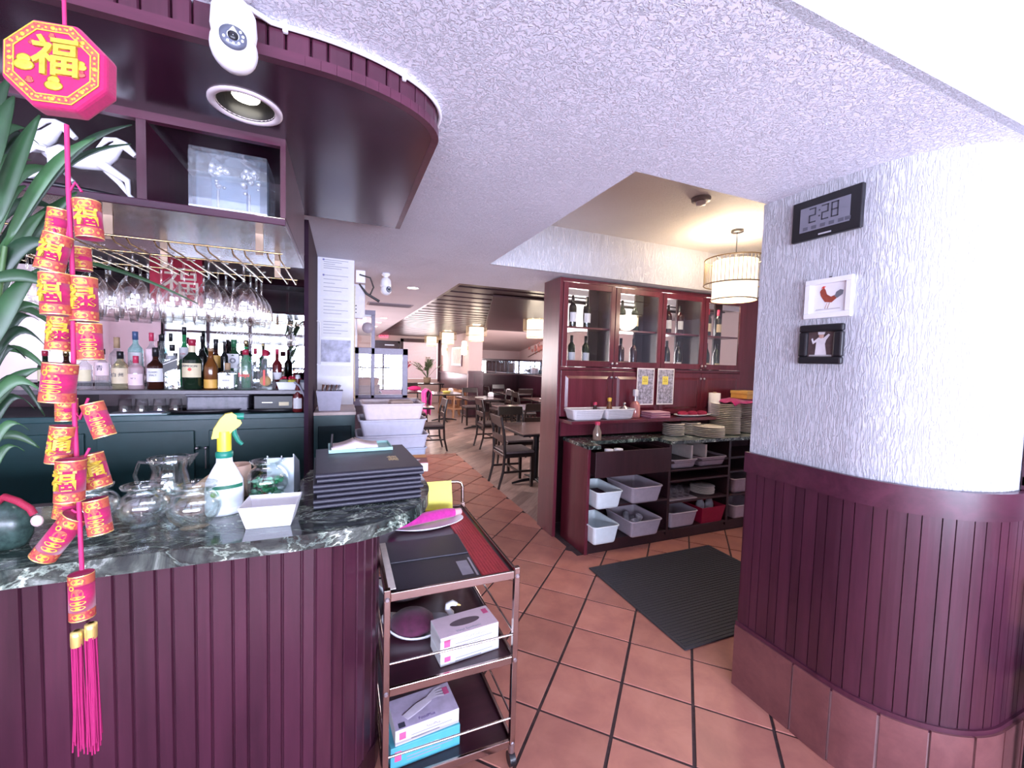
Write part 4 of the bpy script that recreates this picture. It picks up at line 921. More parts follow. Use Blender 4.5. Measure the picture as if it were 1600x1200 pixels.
# tassels
for px, r in ((120, 10.5), (142, 10.5)):
    p = L(px, 990 if px < 130 else 978, .0); R_ = r*pxm
    MB().lathe([(R_*.5, .006), (R_, .004), (R_*1.03, -.004), (R_, -.018), (R_*.98, -.022)], 14, Matrix.Translation(p)).build('tassel_cap', goldfoil, og)
    mb = MB(); random.seed(px)
    for k in range(46):
        an = random.uniform(0, 2*pi); rr = R_*sqrt(random.random())*.95; bx = p.x+rr*cos(an); by = p.y+rr*sin(an)
        e = L(px+6+random.uniform(-4, 4), random.uniform(1148, 1178))
        mb.tube([(bx, by, p.z-.018), (bx+(e.x-p.x)*.5+random.uniform(-.001, .001), by, (p.z+e.z)/2), (bx+(e.x-p.x)+random.uniform(-.002, .002), by+random.uniform(-.002, .002), e.z)], .0013, 4)
    t_ = mb.build('tassel_threads', plain('magenta_thread', (.34,.006,.10), .8), og); t_['kind'] = 'stuff'
# ================================================================== LEAFY PLANT AT THE LEFT EDGE
pl = thing('potted_palm', 'leafy green plant with long pointed leaves at the left edge', 'plant', (-.98, 1.02, 0))
lf = [plain('leaf_a', (.018,.062,.020), .4, var=.35, scale=14), plain('leaf_b', (.034,.105,.034), .4, var=.35, scale=14), plain('leaf_c', (.011,.040,.016), .4, var=.35, scale=14)]
def leaf(pa, pb, wpx, dy, m, droop=.03, curl=.2):
    a = AY(pa[0], pa[1], 1.08+dy)-pl.location; b = AY(pb[0], pb[1], 1.10+dy)-pl.location
    d = b-a; side = d.cross(Vector((.15, -1, .25))).normalized(); w_ = wpx*pxm*.62; nrm = side.cross(d).normalized(); n = 12; vs = []
    for k in range(n+1):
        t = k/n; c = a+d*t+Vector((0, 0, droop*sin(pi*t)))+nrm*.0; ww = w_*(sin(pi*min(1, t**.75*.96+.03)))**.8+.0006
        vs += [c-side*ww+nrm*ww*curl, c, c+side*ww+nrm*ww*curl]
    fs = []
    for k in range(n): i = 3*k; fs += [(i, i+1, i+4, i+3), (i+1, i+2, i+5, i+4)]
    MB().add(vs, fs, None, True).build('leaf', m, pl, solid=.0009)
LV = [((-10,360),(62,180),26,.0), ((8,385),(150,215),20,.04), ((5,395),(206,195),17,.08), ((-25,300),(22,150),28,-.02), ((-25,330),(48,250),30,.06), ((-15,400),(205,225),13,.1), ((-25,460),(120,300),34,.1), ((-30,520),(70,330),34,.05),
      ((-30,480),(100,390),28,.02), ((-25,560),(60,420),30,0), ((-25,540),(75,485),20,.03), ((-20,600),(60,500),24,.06), ((-25,650),(62,575),22,.02), ((-20,640),(70,615),20,.0), ((-25,700),(55,640),18,.04), ((-20,690),(62,700),16,.03),
      ((-20,720),(45,672),14,.0), ((-20,580),(78,548),18,.05), ((-25,440),(96,455),24,.0), ((-30,420),(40,290),26,.08), ((-30,620),(40,560),26,.09), ((-30,260),(16,120),22,.03), ((-20,760),(38,705),12,.02), ((-30,380),(110,345),22,.12), ((60,395),(310,475),9,.30), ((-20,340),(90,265),24,.14), ((-20,300),(60,225),26,.12), ((-25,240),(40,200),24,.1), ((-25,500),(95,520),16,.12), ((-25,620),(70,650),14,.1), ((-25,410),(130,400),16,.16), ((-30,560),(85,590),14,.12)]
for k, (a, b, wd, dy) in enumerate(LV): leaf(a, b, wd, dy, lf[k % 3], .02+.02*(k % 3), .15+.1*(k % 2))
for pa, pb in (((-60,900),(-20,560)), ((-70,900),(-15,380)), ((-60,700),(8,385))):
    a = AY(*pa, 1.1)-pl.location; b = AY(*pb, 1.1)-pl.location; MB().tube([a, (a+b)/2+Vector((.01, 0, 0)), b], [.010, .007, .004], 7).build('stem', plain('stem_green', (.06,.13,.04), .5), pl)
MB().lathe([(.001,0),(.13,0),(.16,.30),(.17,.34),(.15,.34),(.14,.28),(.001,.28)], 24).build('pot', plain('dark_pot', (.05,.04,.045), .4), pl)
MB().tube([(0,0,.28), (.02,.02,.7), (0,.04,1.3)], [.02,.016,.012], 8).build('stem', MATS['stem_green'], pl)
# ================================================================== SERVING CART
CX0, CX1, CY0, CY1 = .150, .640, 1.45, 2.24
def zf_(px, py): return AY(px, py, CY0).z
zA = zf_(802, 897); zB = zf_(798, 1030); zC_ = zf_(797, 1160); rB = zf_(798, 991.7); rC = zf_(797, 1121.7)
ct = thing('serving_cart', 'three-tier chrome serving cart with bronze tint beside the bar end', 'cart')
brz = plain('bronze_chrome', (.46,.36,.33), .16, 1, var=0); wsh = wood('cart_shelf', (.030,.006,.014), (.06,.014,.026), .35, (.1,1,1))
for x in (CX0, CX1):
    for y in (CY0, CY1):
        p_ = MB().b2(x-.011, x+.011, y-.011, y+.011, .09, zA+.028).build('post', brz, ct, bev=.002)
        for z in (zA-.005, zB, zC_): MB().cyl((x, y-.0115, z), (x, y-.0155, z), .0085, .006, 12).build('bolt', M['steel'], p_)
        MB().cyl((x, y, .09), (x, y, .055), .013, n=12).build('caster_stem', M['steel'], ct)
        MB().cyl((x-.012, y, .0265), (x+.012, y, .0265), .0265, n=18).build('caster_wheel', M['black'], ct)
for z, rail in ((zA, None), (zB, rB), (zC_, rC)):
    for y in (CY0, CY1): MB().b2(CX0+.011, CX1-.011, y-.006, y+.006, z-.017, z+.014).build('edge_bar', brz, ct, bev=.002)
    for x in (CX0, CX1): MB().b2(x-.006, x+.006, CY0+.011, CY1-.011, z-.017, z+.014).build('edge_bar', brz, ct, bev=.002)
    MB().b2(CX0+.006, CX1-.006, CY0+.006, CY1-.006, z-.012, z-.006).build('shelf_board', wsh, ct)
    if rail:
        for y in (CY0, CY1): MB().cyl((CX0, y, rail), (CX1, y, rail), .0045, n=10).build('guard_rail', M['chrome'], ct)
        for x in (CX0, CX1): MB().cyl((x, CY0, rail), (x, CY1, rail), .0045, n=10).build('guard_rail', M['chrome'], ct)
hz = zA+.145
MB().tube([(CX1, CY1, zA), (CX1, CY1+.01, hz-.03), (CX1-.01, CY1+.012, hz-.008), (CX1-.035, CY1+.012, hz), (CX0+.035, CY1+.012, hz), (CX0+.01, CY1+.012, hz-.008), (CX0, CY1+.01, hz-.03), (CX0, CY1, zA)], .009, 8).build('push_handle', brz, ct)
zt = zA-.0055
MB().b2(CX0+.02, CX1-.02, CY0+.02, CY1-.02, 0, .003)
rm = thing('red_mat', 'red ribbed mat lying on the cart top shelf', 'mat', (CX1-.075, (CY0+CY1)/2, zt))
MB().b2(-.055, .06, -.36, .36, 0, .003).build('sheet', plain('red_mat', (.42,.04,.055), .55, var=.15, scale=60), rm)
for k in range(9): MB().b2(-.052+k*.0125, -.046+k*.0125, -.358, .358, .003, .0048).build('rib', MATS['red_mat'], rm)
fo_ = thing('bill_folder', 'open black padded bill folder on the cart top shelf', 'folder', (.345, 1.68, zt), -.02)
MB().b2(-.165, .165, -.205, -.004, 0, .007).build('panel', mnm, fo_, bev=.003); MB().b2(-.165, .165, .004, .205, .0, .010).build('panel', mnm, fo_, bev=.003)
MB().b2(-.165, .165, -.005, .005, 0, .005).build('hinge', mnm, fo_); MB().b2(.095, .140, -.175, -.06, .0072, .0080).build('card_pocket', plain('grey_pocket', (.30,.29,.34), .3), fo_); MB().b2(.148, .156, -.19, -.04, .0072, .0080).build('pocket_trim', plain('grey_trim', (.38,.36,.40), .4), fo_)
ws_ = thing('paper_strip', 'pale paper strip along the left edge of the cart top', 'paper', (.170, 1.66, zt+.018), 0); MB().b2(-.012, .012, -.19, .20, 0, .003).build('strip', plain('cream_strip', (.78,.72,.66), .6), ws_)
# swan-shaped dishes: body, neck, tail; cushion of purple napkins
def swan(name, label, loc, rz, fill=(.10,.012,.05)):
    t = thing(name, label, 'dish', loc, rz); wmt = M['white']
    def rim(u):
        a = 2*pi*u; r = 1+.08*cos(2*a); return .15*cos(a)*r, .105*sin(a)*r, .055+.018*cos(a*2)+.03*max(0, -cos(a))**3
    n = 30; vs = [(0, 0, .004)]; fs = []
    for j, (s, zs) in enumerate(((.45, 0), (.8, .35), (1, 1))):
        for k in range(n): x, y, z = rim(k/n); vs.append((x*s, y*s, max(.003, z*zs)))
    for k in range(n): fs.append((0, 1+k, 1+(k+1) % n))
    for j in range(2):
        for k in range(n): fs.append((1+j*n+k, 1+(j+1)*n+k, 1+(j+1)*n+(k+1) % n, 1+j*n+(k+1) % n))
    MB().add(vs, fs, None, True).build('dish', wmt, t, solid=.005)
    MB().tube([(.135,0,.05), (.165,0,.075), (.165,0,.105), (.148,0,.130), (.150,0,.155), (.172,0,.165), (.192,0,.155)], [.022,.020,.016,.014,.014,.016,.010], 10).build('neck', wmt, t)
    MB().cyl((.190,0,.156), (.212,0,.148), .008, .003, 8).build('beak', plain('yellow_beak', (.75,.55,.20), .5), t)
    MB().sphere((-.02, 0, .055), .09, 18, 8, (1.2, 1.0, .85)).build('napkin_pile', plain('purple_cloth%d' % (fill[0]*1000), fill, .8, var=.3, scale=30, sheen=.3), t)
    return t
_a = AZ(640, 1000, zB+.03); _b = AZ(712, 968, zB+.06); _s = swan('swan_dish', 'white swan-shaped dish of purple napkins on the cart middle shelf', (.305, 1.755, zB-.0055), -.27); _s.scale = (.90, .90, .74)
swan('swan_dish', 'second white swan dish at the back of the cart middle shelf', (.32, 2.06, zB-.0055), .15)
# plate and rolled fuchsia napkin at the back of the top shelf
pl2 = thing('serving_plate', 'white oval plate under a rolled fuchsia napkin on the cart top', 'plate', (.40, 2.035, zt+.004), .1)
MB().lathe([(.001,.0),(.6,0),(1,.022),(.985,.025),(.6,.006),(.001,.006)], 36, Matrix.Diagonal((.19, .10, 1, 1))).build('plate', M['white'], pl2)
np_ = thing('napkin_roll', 'rolled fuchsia napkin with pale tip on the white plate', 'napkin', (.40, 2.035, zt+.012), .17)
MB().tube([(-.20,-.02,.016), (-.12,-.01,.030), (0,0,.036), (.10,.01,.034), (.15,.012,.030)], [.010,.022,.027,.026,.022], 12).build('cloth', plain('fuchsia_napkin', (.50,.018,.26), .85, var=.15, scale=60, sheen=.4), np_)
MB().tube([(.15,.012,.030), (.19,.018,.028)], [.019,.017], 10).build('tip', plain('pink_tip', (.70,.40,.40), .8), np_)
ys = thing('yellow_envelope', 'bright yellow paper sheet standing at the back of the cart', 'paper', (.495, 2.19, zt+.003), -.05)
MB().add([(-.075,.0,0),(.075,.0,0),(.07,.035,.165),(-.08,.035,.165)], [(0,1,2,3)]).build('sheet', plain('yellow_paper', (.88,.84,.12), .55), ys, solid=.003); MB().b2(-.07, .07, -.012, .004, 0, .02).build('folded_edge', plain('yellow_fold', (.80,.62,.05), .55), ys)
# glove boxes
def glove_box(label, loc, rz, top, side, title, tcol, hole=True, sx=.125, sy=.065, h=.062):
    t = thing('glove_box', label, 'box', loc, rz, 'glove boxes on the cart')
    b_ = MB().b2(-sx, sx, -sy, sy, 0, h).build('carton', side, t, bev=.002)
    mb = MB(); mb.b2(-sx+.001, sx-.001, -sy+.001, sy-.001, h, h+.0006); mb.build('top_panel', top, t)
    if hole: MB().lathe([(.001, h+.0008), (1, h+.0008)], 24, Matrix.Diagonal((.065, .022, 1, 1)) ).build('opening', plain('box_opening', (.14,.10,.12), .7), t)
    text(title, .018, tcol, t, frame((0, -sy*.72, h+.001), (1,0,0), (0,1,0)), .0002)
    text(title, .015, tcol, t, FRONT((.02, -sy-.0008, h*.62)), .0002); 
    for k in range(2): MB().b2(-sx+.06, sx-.03-k*.05, -sy-.0008, -sy-.0003, h*.38-k*.012, h*.38-k*.012+.004).build('print_line', M['ink_grey'], t)
    MB().b2(-sx+.015, -sx+.04, -sy-.0008, -sy-.0003, h*.35, h*.8).build('print_mark', plain('pink_print', (.72,.12,.30), .5), t)
    MB().b2(sx-.035, sx-.012, sy*.2, sy*.7, h+.0008, h+.0012).build('print_mark', MATS['pink_print'], t)
    return t
wpap = plain('white_carton', (.82,.84,.82), .55, var=.02); pkc = plain('blush_carton', (.78,.62,.70), .5, var=.04); lav = plain('lavender_carton', (.58,.50,.66), .45, var=.15, scale=20); tea = plain('teal_carton', (.10,.46,.55), .45, var=.06)
zB0 = zB-.0055; zC0 = zC_-.0055
glove_box('white and pink vinyl glove box under another on the middle shelf', (.475, 1.585, zB0), .10, wpap, wpap, 'Vinyl Gloves', M['ink_grey'], False, .125, .066, .045)
glove_box('white and pink vinyl glove box with oval opening, upper of two', (.475, 1.592, zB0+.046), .10, pkc, wpap, 'Vinyl Synthetic', M['ink_grey'])
glove_box('teal glove box at the bottom of the lower shelf pile', (.305, 1.585, zC0), .06, tea, tea, 'GLOVES', M['white'], False, .135, .075, .085)
t = glove_box('lavender glove box with a pictured hand on the teal box', (.310, 1.59, zC0+.0865), .08, lav, wpap, 'FoodPlus', plain('violet_ink', (.16,.10,.30), .5), False, .125, .075, .060)
mb = MB(); mb.tube([(-.08,-.03,.0615), (-.02,.0,.0618), (.03,.02,.0618)], [.018,.022,.016], 8)
for k in range(4): mb.tube([(.02,.014+.004*k,.0618), (.06,.03+.012*k-.01,.0618), (.09,.02+.016*k-.006,.0618)], .006, 6)
h2 = mb.build('hand_print', plain('pale_print', (.78,.70,.80), .5), t); h2.scale = (1, 1, .02); h2.location = (0, 0, .0612)
MB().b2(-.11, -.085, -.068, -.045, .0608, .0612).build('print_square', M['ink'], t)
# ---- stack of bus tubs beyond the bar
def tub(name, label, loc, sx, sy, h, m, parent=None, group=None, rz=0, cat='tub'):
    t = thing(name, label, cat, loc, rz, group); k = .86
    b__ = MB().add(frustum((sx*k, sy*k), (sx, sy), 0, h), [(0,3,2,1),(0,1,5,4),(1,2,6,5),(2,3,7,6),(3,0,4,7)]).build('basin', m, t, solid=.004, bev=.022); b__.modifiers['bevel'].segments = 3; b__.modifiers['bevel'].angle_limit = radians(25); b__.modifiers.move(1, 0)
    mb = MB(); r = .012
    pts = [(-sx,-sy,h),(sx,-sy,h),(sx,sy,h),(-sx,sy,h)]; rp = []
    for (x, y, z), a0 in zip(pts, (pi, 1.5*pi, 0, .5*pi)):
        cx, cy = x-math.copysign(.03, x), y-math.copysign(.03, y)
        for q in range(5): a = a0+q*pi/8; rp.append((cx+.036*cos(a), cy+.036*sin(a), z))
    mb.tube(rp, .0065, 8, True); mb.build('rim', m, t); return t
gt = plain('grey_tub_plastic', (.56,.55,.64), .45, var=.05); gt2 = plain('blue_grey_tub', (.45,.49,.60), .35, var=.1, scale=8); gt3 = plain('blush_tub', (.66,.56,.58), .45, var=.05)
st = thing('tub_stand', 'low dark stand under the stacked bus tubs', 'stand', (.33, 3.12, 0)); 
MB().b2(-.22, .22, -.20, .20, .66, .70).build('top', M['mahog_dark'], st)
for x in (-.2, .2):
    for y in (-.18, .18): MB().b2(x-.015, x+.015, y-.015, y+.015, 0, .66).build('leg', M['mahog_dark'], st)
for k, (z, h, m_, lab, sx) in enumerate(((.701, .29, gt2, 'large bluish ribbed tub at the bottom of the tub stack', .225), (.925, .16, gt, 'grey bus tub second from bottom of the stack', .235), (1.045, .15, gt, 'grey bus tub, second from the top of the stack', .22), (1.165, .14, gt3, 'pale bus tub on top of the tub stack', .205))):
    tub('bus_tub', lab, (.335+.0*k, 3.10, z), sx, .17, h, m_, group='bus tubs stacked beyond the bar')
for k in range(3): pass
bd = thing('bread_basket', 'small tan container resting in the top bus tub', 'container', (.40, 3.10, 1.185)); MB().b2(-.085, .085, -.06, .06, 0, .135).build('carton', plain('tan_carton', (.52,.38,.32), .6), bd, bev=.02)
# ================================================================== WINE HUTCH AND SIDE COUNTER
HY, HB = 3.35, 3.66; HX0, HX1 = 1.835, 4.16
hu = thing('wine_hutch', 'tall cherry wine cabinet with glass doors and panelled cupboards', 'cabinet')
MB().b2(HX0-.012, HX0+.022, HY-.01, HB, 0, 2.405).build('end_panel', M['cab'], hu, bev=.003)
MB().b2(4.50, 4.53, HY-.01, HB, 0, 2.405).build('end_panel', M['cab'], hu)
MB().b2(HX0+.022, 4.50, HY-.005, HB, 2.372, 2.405).build('top_board', M['cab'], hu)
MB().b2(HX0+.022, 4.50, HY, HB, 1.565, 1.592).build('middle_board', M['cab'], hu)
MB().b2(HX0+.022, 4.50, HY+.02, HB, 1.07, 1.10).build('ledge_board', M['cab'], hu)
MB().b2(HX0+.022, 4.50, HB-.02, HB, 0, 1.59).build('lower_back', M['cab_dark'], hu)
MB().b2(4.16, 4.50, HY-.004, HY+.02, 1.10, 2.372).build('right_panel', M['cab'], hu)
DW = (HX1-HX0-.022)/4
knb = M['steel']
for k in range(4):
    x0 = HX0+.022+k*DW; x1 = x0+DW
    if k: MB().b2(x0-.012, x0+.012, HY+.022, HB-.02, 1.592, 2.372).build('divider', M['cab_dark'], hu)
    d_ = bpy.data.objects.new('glass_door', None); COL.objects.link(d_); d_.parent = hu; d_.location = (0, 0, 0)
    ya, yb_ = HY-.018, HY+.004; fw = .052
    MB().b2(x0+.003, x0+fw, ya, yb_, 1.598, 2.368).build('stile', M['cab'], d_, bev=.003); MB().b2(x1-fw, x1-.003, ya, yb_, 1.598, 2.368).build('stile', M['cab'], d_, bev=.003)
    MB().b2(x0+fw, x1-fw, ya, yb_, 2.315, 2.368).build('rail', M['cab'], d_, bev=.003); MB().b2(x0+fw, x1-fw, ya, yb_, 1.598, 1.655).build('rail', M['cab'], d_, bev=.003)
    MB().b2(x0+fw, x1-fw, ya+.008, ya+.012, 1.655, 2.315).build('pane', M['pane'], d_)
    kx = x1-.025 if k % 2 == 0 else x0+.025
    MB().sphere((kx, ya-.012, 1.635), .014, 10, 6).build('knob', knb, d_)
    MB().b2(x0+.02, x1-.02, HY+.03, HB-.02, 1.955, 1.972).build('inner_shelf', M['cab'], hu)
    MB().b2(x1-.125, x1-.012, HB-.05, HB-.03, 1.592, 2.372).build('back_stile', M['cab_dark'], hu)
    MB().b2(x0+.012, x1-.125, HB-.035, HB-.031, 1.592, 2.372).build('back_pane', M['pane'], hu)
    # cupboard doors below
    c_ = MB().b2(x0+.003, x1-.003, HY-.014, HY+.004, 1.13, 1.560).build('cupboard_door', M['cab'], hu, bev=.003)
    MB().hexa([(x0+.05, HY-.014, 1.18), (x1-.05, HY-.014, 1.18), (x1-.05, HY-.014, 1.51), (x0+.05, HY-.014, 1.51)], [(x0+.075, HY-.026, 1.205), (x1-.075, HY-.026, 1.205), (x1-.075, HY-.026, 1.485), (x0+.075, HY-.026, 1.485)]).build('raised_panel', M['cab'], c_)
    MB().sphere((kx, HY-.026, 1.50), .013, 10, 6).build('knob', knb, c_)
    # puck light in each compartment
    pk = MB().lathe([(.001,2.350),(.03,2.350),(.032,2.371)], 14, Matrix.Translation(((x0+x1)/2-.06, HY+.15, 0))).build('puck_light', glow('puck', (1,.93,.8), 5), hu)
    l = bpy.data.lights.new('puck', 'POINT'); l.energy = 1.6; l.color = (1,.85,.65); l.shadow_soft_size = .03; o = bpy.data.objects.new('puck_lamp', l); o.location = ((x0+x1)/2-.06, HY+.15, 2.33); o.parent = hu; COL.objects.link(o)
# sixteen wine bottles
wbm = [BG['black'], BG['dgreen'], opq('wine_red_glass', (.035,.006,.008))]
wl = [LAB['white'], LAB['cream'], LAB['grey'], LAB['beige']]
shelfn = {1.973: 'upper shelf', 1.593: 'lower shelf'}
doorn = ['leftmost', 'second', 'third', 'rightmost']
for k in range(4):
    for zi, zz in enumerate((1.973, 1.593)):
        for j in range(2):
            bx = AY((893, 970, 1042, 1104)[k]+j*(22, 20, 18, 16)[k], 540, HY+.13).x
            style = (k*4+zi*2) % 5; red = (k in (2, 3) and zi == 0)
            t = thing('wine_bottle', '%s wine bottle, %s of the pair on the %s behind the %s glass door' % ('red-capped' if red and k == 3 else 'dark', ('left', 'right')[j], shelfn[zz], doorn[k]), 'wine bottle', (bx, HY+.13, zz), 0, 'wine bottles in the hutch')
            burg = (k == 2 and zi == 1) or k == 3 and zi == 1
            pr0 = [(.001,0),(.036,0),(.0375,.006),(.0375,.155),(.034,.185),(.022,.225),(.0145,.245),(.0140,.30),(.001,.302)] if burg else [(.001,0),(.036,0),(.0375,.006),(.0375,.185),(.034,.205),(.018,.228),(.0140,.24),(.0140,.30),(.001,.302)]
            MB().lathe(pr0, 18).build('body', wbm[(k+zi) % 3], t)
            MB().lathe([(.0147,.235),(.0147,.303),(.001,.304)], 14).build('capsule', CAP['crimson'] if red and k == 3 else M['black'], t)
            if not (k == 1 and zi == 1):
                z0, z1 = ((.03,.08) if burg else (.05,.14))
                MB().grid(lambda u, v: (.0380*sin((u-.5)*2.4), -.0380*cos((u-.5)*2.4), z0+(z1-z0)*v), 10, 1).build('label', wl[(k+zi*2) % 4], t)
# ledge shelf in front of the cupboards
LZ = 1.115
MB().b2(HX0+.024, 4.35, 3.12, HY+.02, LZ-.028, LZ).build('ledge_shelf', M['cab'], hu, bev=.003)
MB().b2(HX0+.024, 4.35, 3.305, 3.33, .955, LZ-.028).build('splash_board', M['cab'], hu)
# side counter
sc_ = thing('side_counter', 'dark cherry serving counter with marble top, drawer and open shelves', 'counter')
YC = 2.905; CXL = 1.918; CZ = .942
MB().b2(CXL-.008, CXL+.02, YC+.012, HY-.012, 0, CZ-.03).build('end_panel', M['cab'], sc_, bev=.002)
def xat(px, py): return AY(px, py, YC).x
x_a, x_b, x_c, x_d = CXL+.02, 2.80, 3.56, 4.35
mb = MB(); mb.prism([(CXL-.018, YC-.015), (2.02, YC-.015), (2.02, YC+.17), (x_b-.02, YC+.17), (x_b-.02, YC-.015), (4.36, YC-.015), (4.36, HY-.02), (CXL-.018, HY-.02)], CZ-.03, CZ); mb.build('marble_top', M['marble'], sc_, bev=.004)
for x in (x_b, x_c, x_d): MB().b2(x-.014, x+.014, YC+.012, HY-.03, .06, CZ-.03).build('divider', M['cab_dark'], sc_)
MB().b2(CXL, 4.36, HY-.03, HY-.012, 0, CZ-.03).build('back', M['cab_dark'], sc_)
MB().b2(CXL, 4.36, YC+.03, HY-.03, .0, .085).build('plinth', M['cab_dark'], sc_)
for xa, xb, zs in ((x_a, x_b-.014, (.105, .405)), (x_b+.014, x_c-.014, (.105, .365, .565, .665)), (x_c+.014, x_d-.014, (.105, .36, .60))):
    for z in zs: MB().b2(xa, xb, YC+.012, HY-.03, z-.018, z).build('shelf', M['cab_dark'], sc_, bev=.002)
# drawer, pulled open under the cut-out of the top
dz0, dz1 = .665, .885
dr_ = bpy.data.objects.new('drawer', None); COL.objects.link(dr_); dr_.parent = sc_
MB().b2(x_a+.03, x_b-.03, YC-.02, YC-.002, dz0, dz1).build('drawer_front', M['cab_dark'], dr_, bev=.003)
MB().b2(x_a+.035, x_b-.035, YC, YC+.40, dz0+.02, dz0+.03).build('drawer_floor', M['cab_dark'], dr_)
for q in range(4):
    x = x_a+.04+(x_b-x_a-.09)*q/3; MB().b2(x-.004, x+.004, YC, YC+.40, dz0+.03, dz1-.01).build('drawer_divider', M['cab_dark'], dr_)
for q in range(2):
    t = thing('sauce_jar', 'small white-lidded steel jar in the open drawer, %s of two' % ('left', 'right')[q], 'jar', (2.16+q*.10, YC+.07, dz0+.031), 0, 'jars in the drawer')
    MB().lathe([(.001,0),(.035,0),(.037,.16),(.001,.16)], 16).build('jar', M['steel'], t); MB().lathe([(.039,.155),(.040,.19),(.001,.192)], 16).build('lid', M['white'], t)
# ---- bins and dishes on the open shelves
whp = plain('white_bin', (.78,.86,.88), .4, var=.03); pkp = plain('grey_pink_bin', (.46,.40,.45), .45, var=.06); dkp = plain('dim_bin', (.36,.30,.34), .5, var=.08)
def bin_at(label, x, y, z, sx, sy, h, m, rz=0): return tub('storage_bin', label, (x, y, z), sx, sy, h, m, None, 'bins on the counter shelves', rz, 'bin')
b1 = bin_at('white bin of dark napkins on the upper left shelf', 2.085, 3.015, .406, .125, .19, .15, whp)
bin_at('grey bin on the upper shelf beside the white one', 2.50, 3.05, .406, .165, .20, .15, pkp)
bin_at('white empty bin on the lowest left shelf', 2.06, 3.01, .106, .125, .19, .16, whp)
bin_at('grey bin of plastic cups on the lowest shelf', 2.50, 3.04, .106, .165, .20, .15, pkp)
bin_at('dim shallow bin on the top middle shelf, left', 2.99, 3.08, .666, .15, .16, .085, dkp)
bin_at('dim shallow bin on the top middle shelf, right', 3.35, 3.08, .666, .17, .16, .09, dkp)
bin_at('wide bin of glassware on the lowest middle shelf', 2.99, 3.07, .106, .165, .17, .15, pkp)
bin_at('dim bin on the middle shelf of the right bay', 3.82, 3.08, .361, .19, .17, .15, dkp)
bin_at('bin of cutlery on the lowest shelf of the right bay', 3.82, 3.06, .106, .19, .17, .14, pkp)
nb = thing('napkin_heap', 'dark folded napkins lying in the white bin', 'napkins', (2.085, 3.0, .413)); 
for k in range(4): MB().b2(-.09+.01*k, .085, -.14, .14, .022*k, .022*k+.018).build('napkin', plain('wine_napkin', (.06,.008,.025), .85), nb, bev=.006)
random.seed(12)
cpm = MB().lathe([(.022,0),(.036,.07),(.0345,.07),(.021,.003),(.001,.003)], 14).mesh('plastic_cup', glass('cloudy_plastic', (.86,.84,.88), .15, .6, .2, body=.45))
for k in range(9):
    o = link('plastic_cup', cpm, None, (2.40+(k % 3)*.075, 2.95+(k//3)*.08, .125+.045*(k % 2)), (random.uniform(-.9, .9), random.uniform(-.9, .9), 0))
    tag(o, 'cloudy plastic cup tumbled in the grey bin', 'cup', 'plastic cups in the grey bin')
cg = thing('cup_tray', 'grey sheet with drinking glasses on the middle shelf', 'tray', (3.0, 3.08, .366)); MB().b2(-.17, .17, -.15, .16, 0, .008).build('tray', dkp, cg)
tb = MB().lathe([(.001,0),(.026,0),(.030,.085),(.0285,.085),(.0245,.004),(.001,.004)], 14).mesh('drinking_glass', M['glass'])
for k in range(8): tag(link('drinking_glass', tb, None, (2.88+(k % 4)*.075, 3.0+(k//4)*.09, .3745)), 'small drinking glass on the grey shelf sheet', 'glass', 'drinking glasses on the shelf')
DP = MB().lathe([(.001,0),(.055,0),(.105,.012),(.104,.015),(.055,.004),(.001,.004)], 26).mesh('plate', plain('ivory_plate', (.84,.79,.70), .3, var=.03))
def plate_stack(x, y, z, n, R, where, dz=.0125, grp=None):
    for k in range(n):
        o = link('dinner_plate', DP, None, (x+random.uniform(-.002, .002), y+random.uniform(-.002, .002), z+k*dz)); o.scale = (R/.105, R/.105, 1)
        tag(o, 'ivory plate, number %s from the bottom, in the %s' % (('one', 'two', 'three', 'four', 'five', 'six', 'seven', 'eight', 'nine', 'ten', 'eleven', 'twelve', 'thirteen', 'fourteen', 'fifteen', 'sixteen', 'seventeen')[k], where), 'plate', grp or 'plates in the '+where)
plate_stack(3.37, 3.06, .366, 5, .115, 'low stack on the counter shelf', .016)
for q, xx in enumerate((3.10, 3.28)):
    t = thing('serving_board', 'pale rounded board standing in the top cubby, %s of two' % ('left', 'right')[q], 'board', (xx, 3.08, .745), 0, 'boards standing in the cubby')
    MB().prism([(-.012,-.13),(.012,-.13),(.012,.13),(-.012,.13)], 0, .13).build('board', plain('ivory_board', (.62,.55,.50), .4), t, bev=.008)
MB().b2(x_b+.014, x_d-.014, YC+.02, HY-.03, .722, .742).build('cubby_floor', M['cab_dark'], sc_)
rb = thing('detergent_tub', 'red tub holding detergent bottles on the lowest shelf', 'tub', (3.37, 3.05, .106))
MB().add(frustum((.13,.12), (.155,.145), 0, .16), [(0,3,2,1),(0,1,5,4),(1,2,6,5),(2,3,7,6),(3,0,4,7)]).build('tub', plain('red_tub', (.36,.008,.05), .4), rb, bev=.02, solid=.004)
for q, (x, y, lab) in enumerate(((-.05, -.02, 'grey detergent bottle in the red tub, left'), (.06, -.03, 'grey detergent bottle in the red tub, right'))):
    t = thing('detergent_bottle', lab, 'bottle', (3.37+x, 3.05+y, .112), 0, 'detergent bottles'); MB().lathe([(.001,0),(.045,0),(.048,.02),(.048,.15),(.030,.19),(.018,.20)], 16, None, True, 1, .7).build('body', plain('milky_plastic', (.42,.44,.46), .4), t); MB().lathe([(.02,.198),(.02,.23),(.001,.232)], 12).build('cap', M['black'], t)
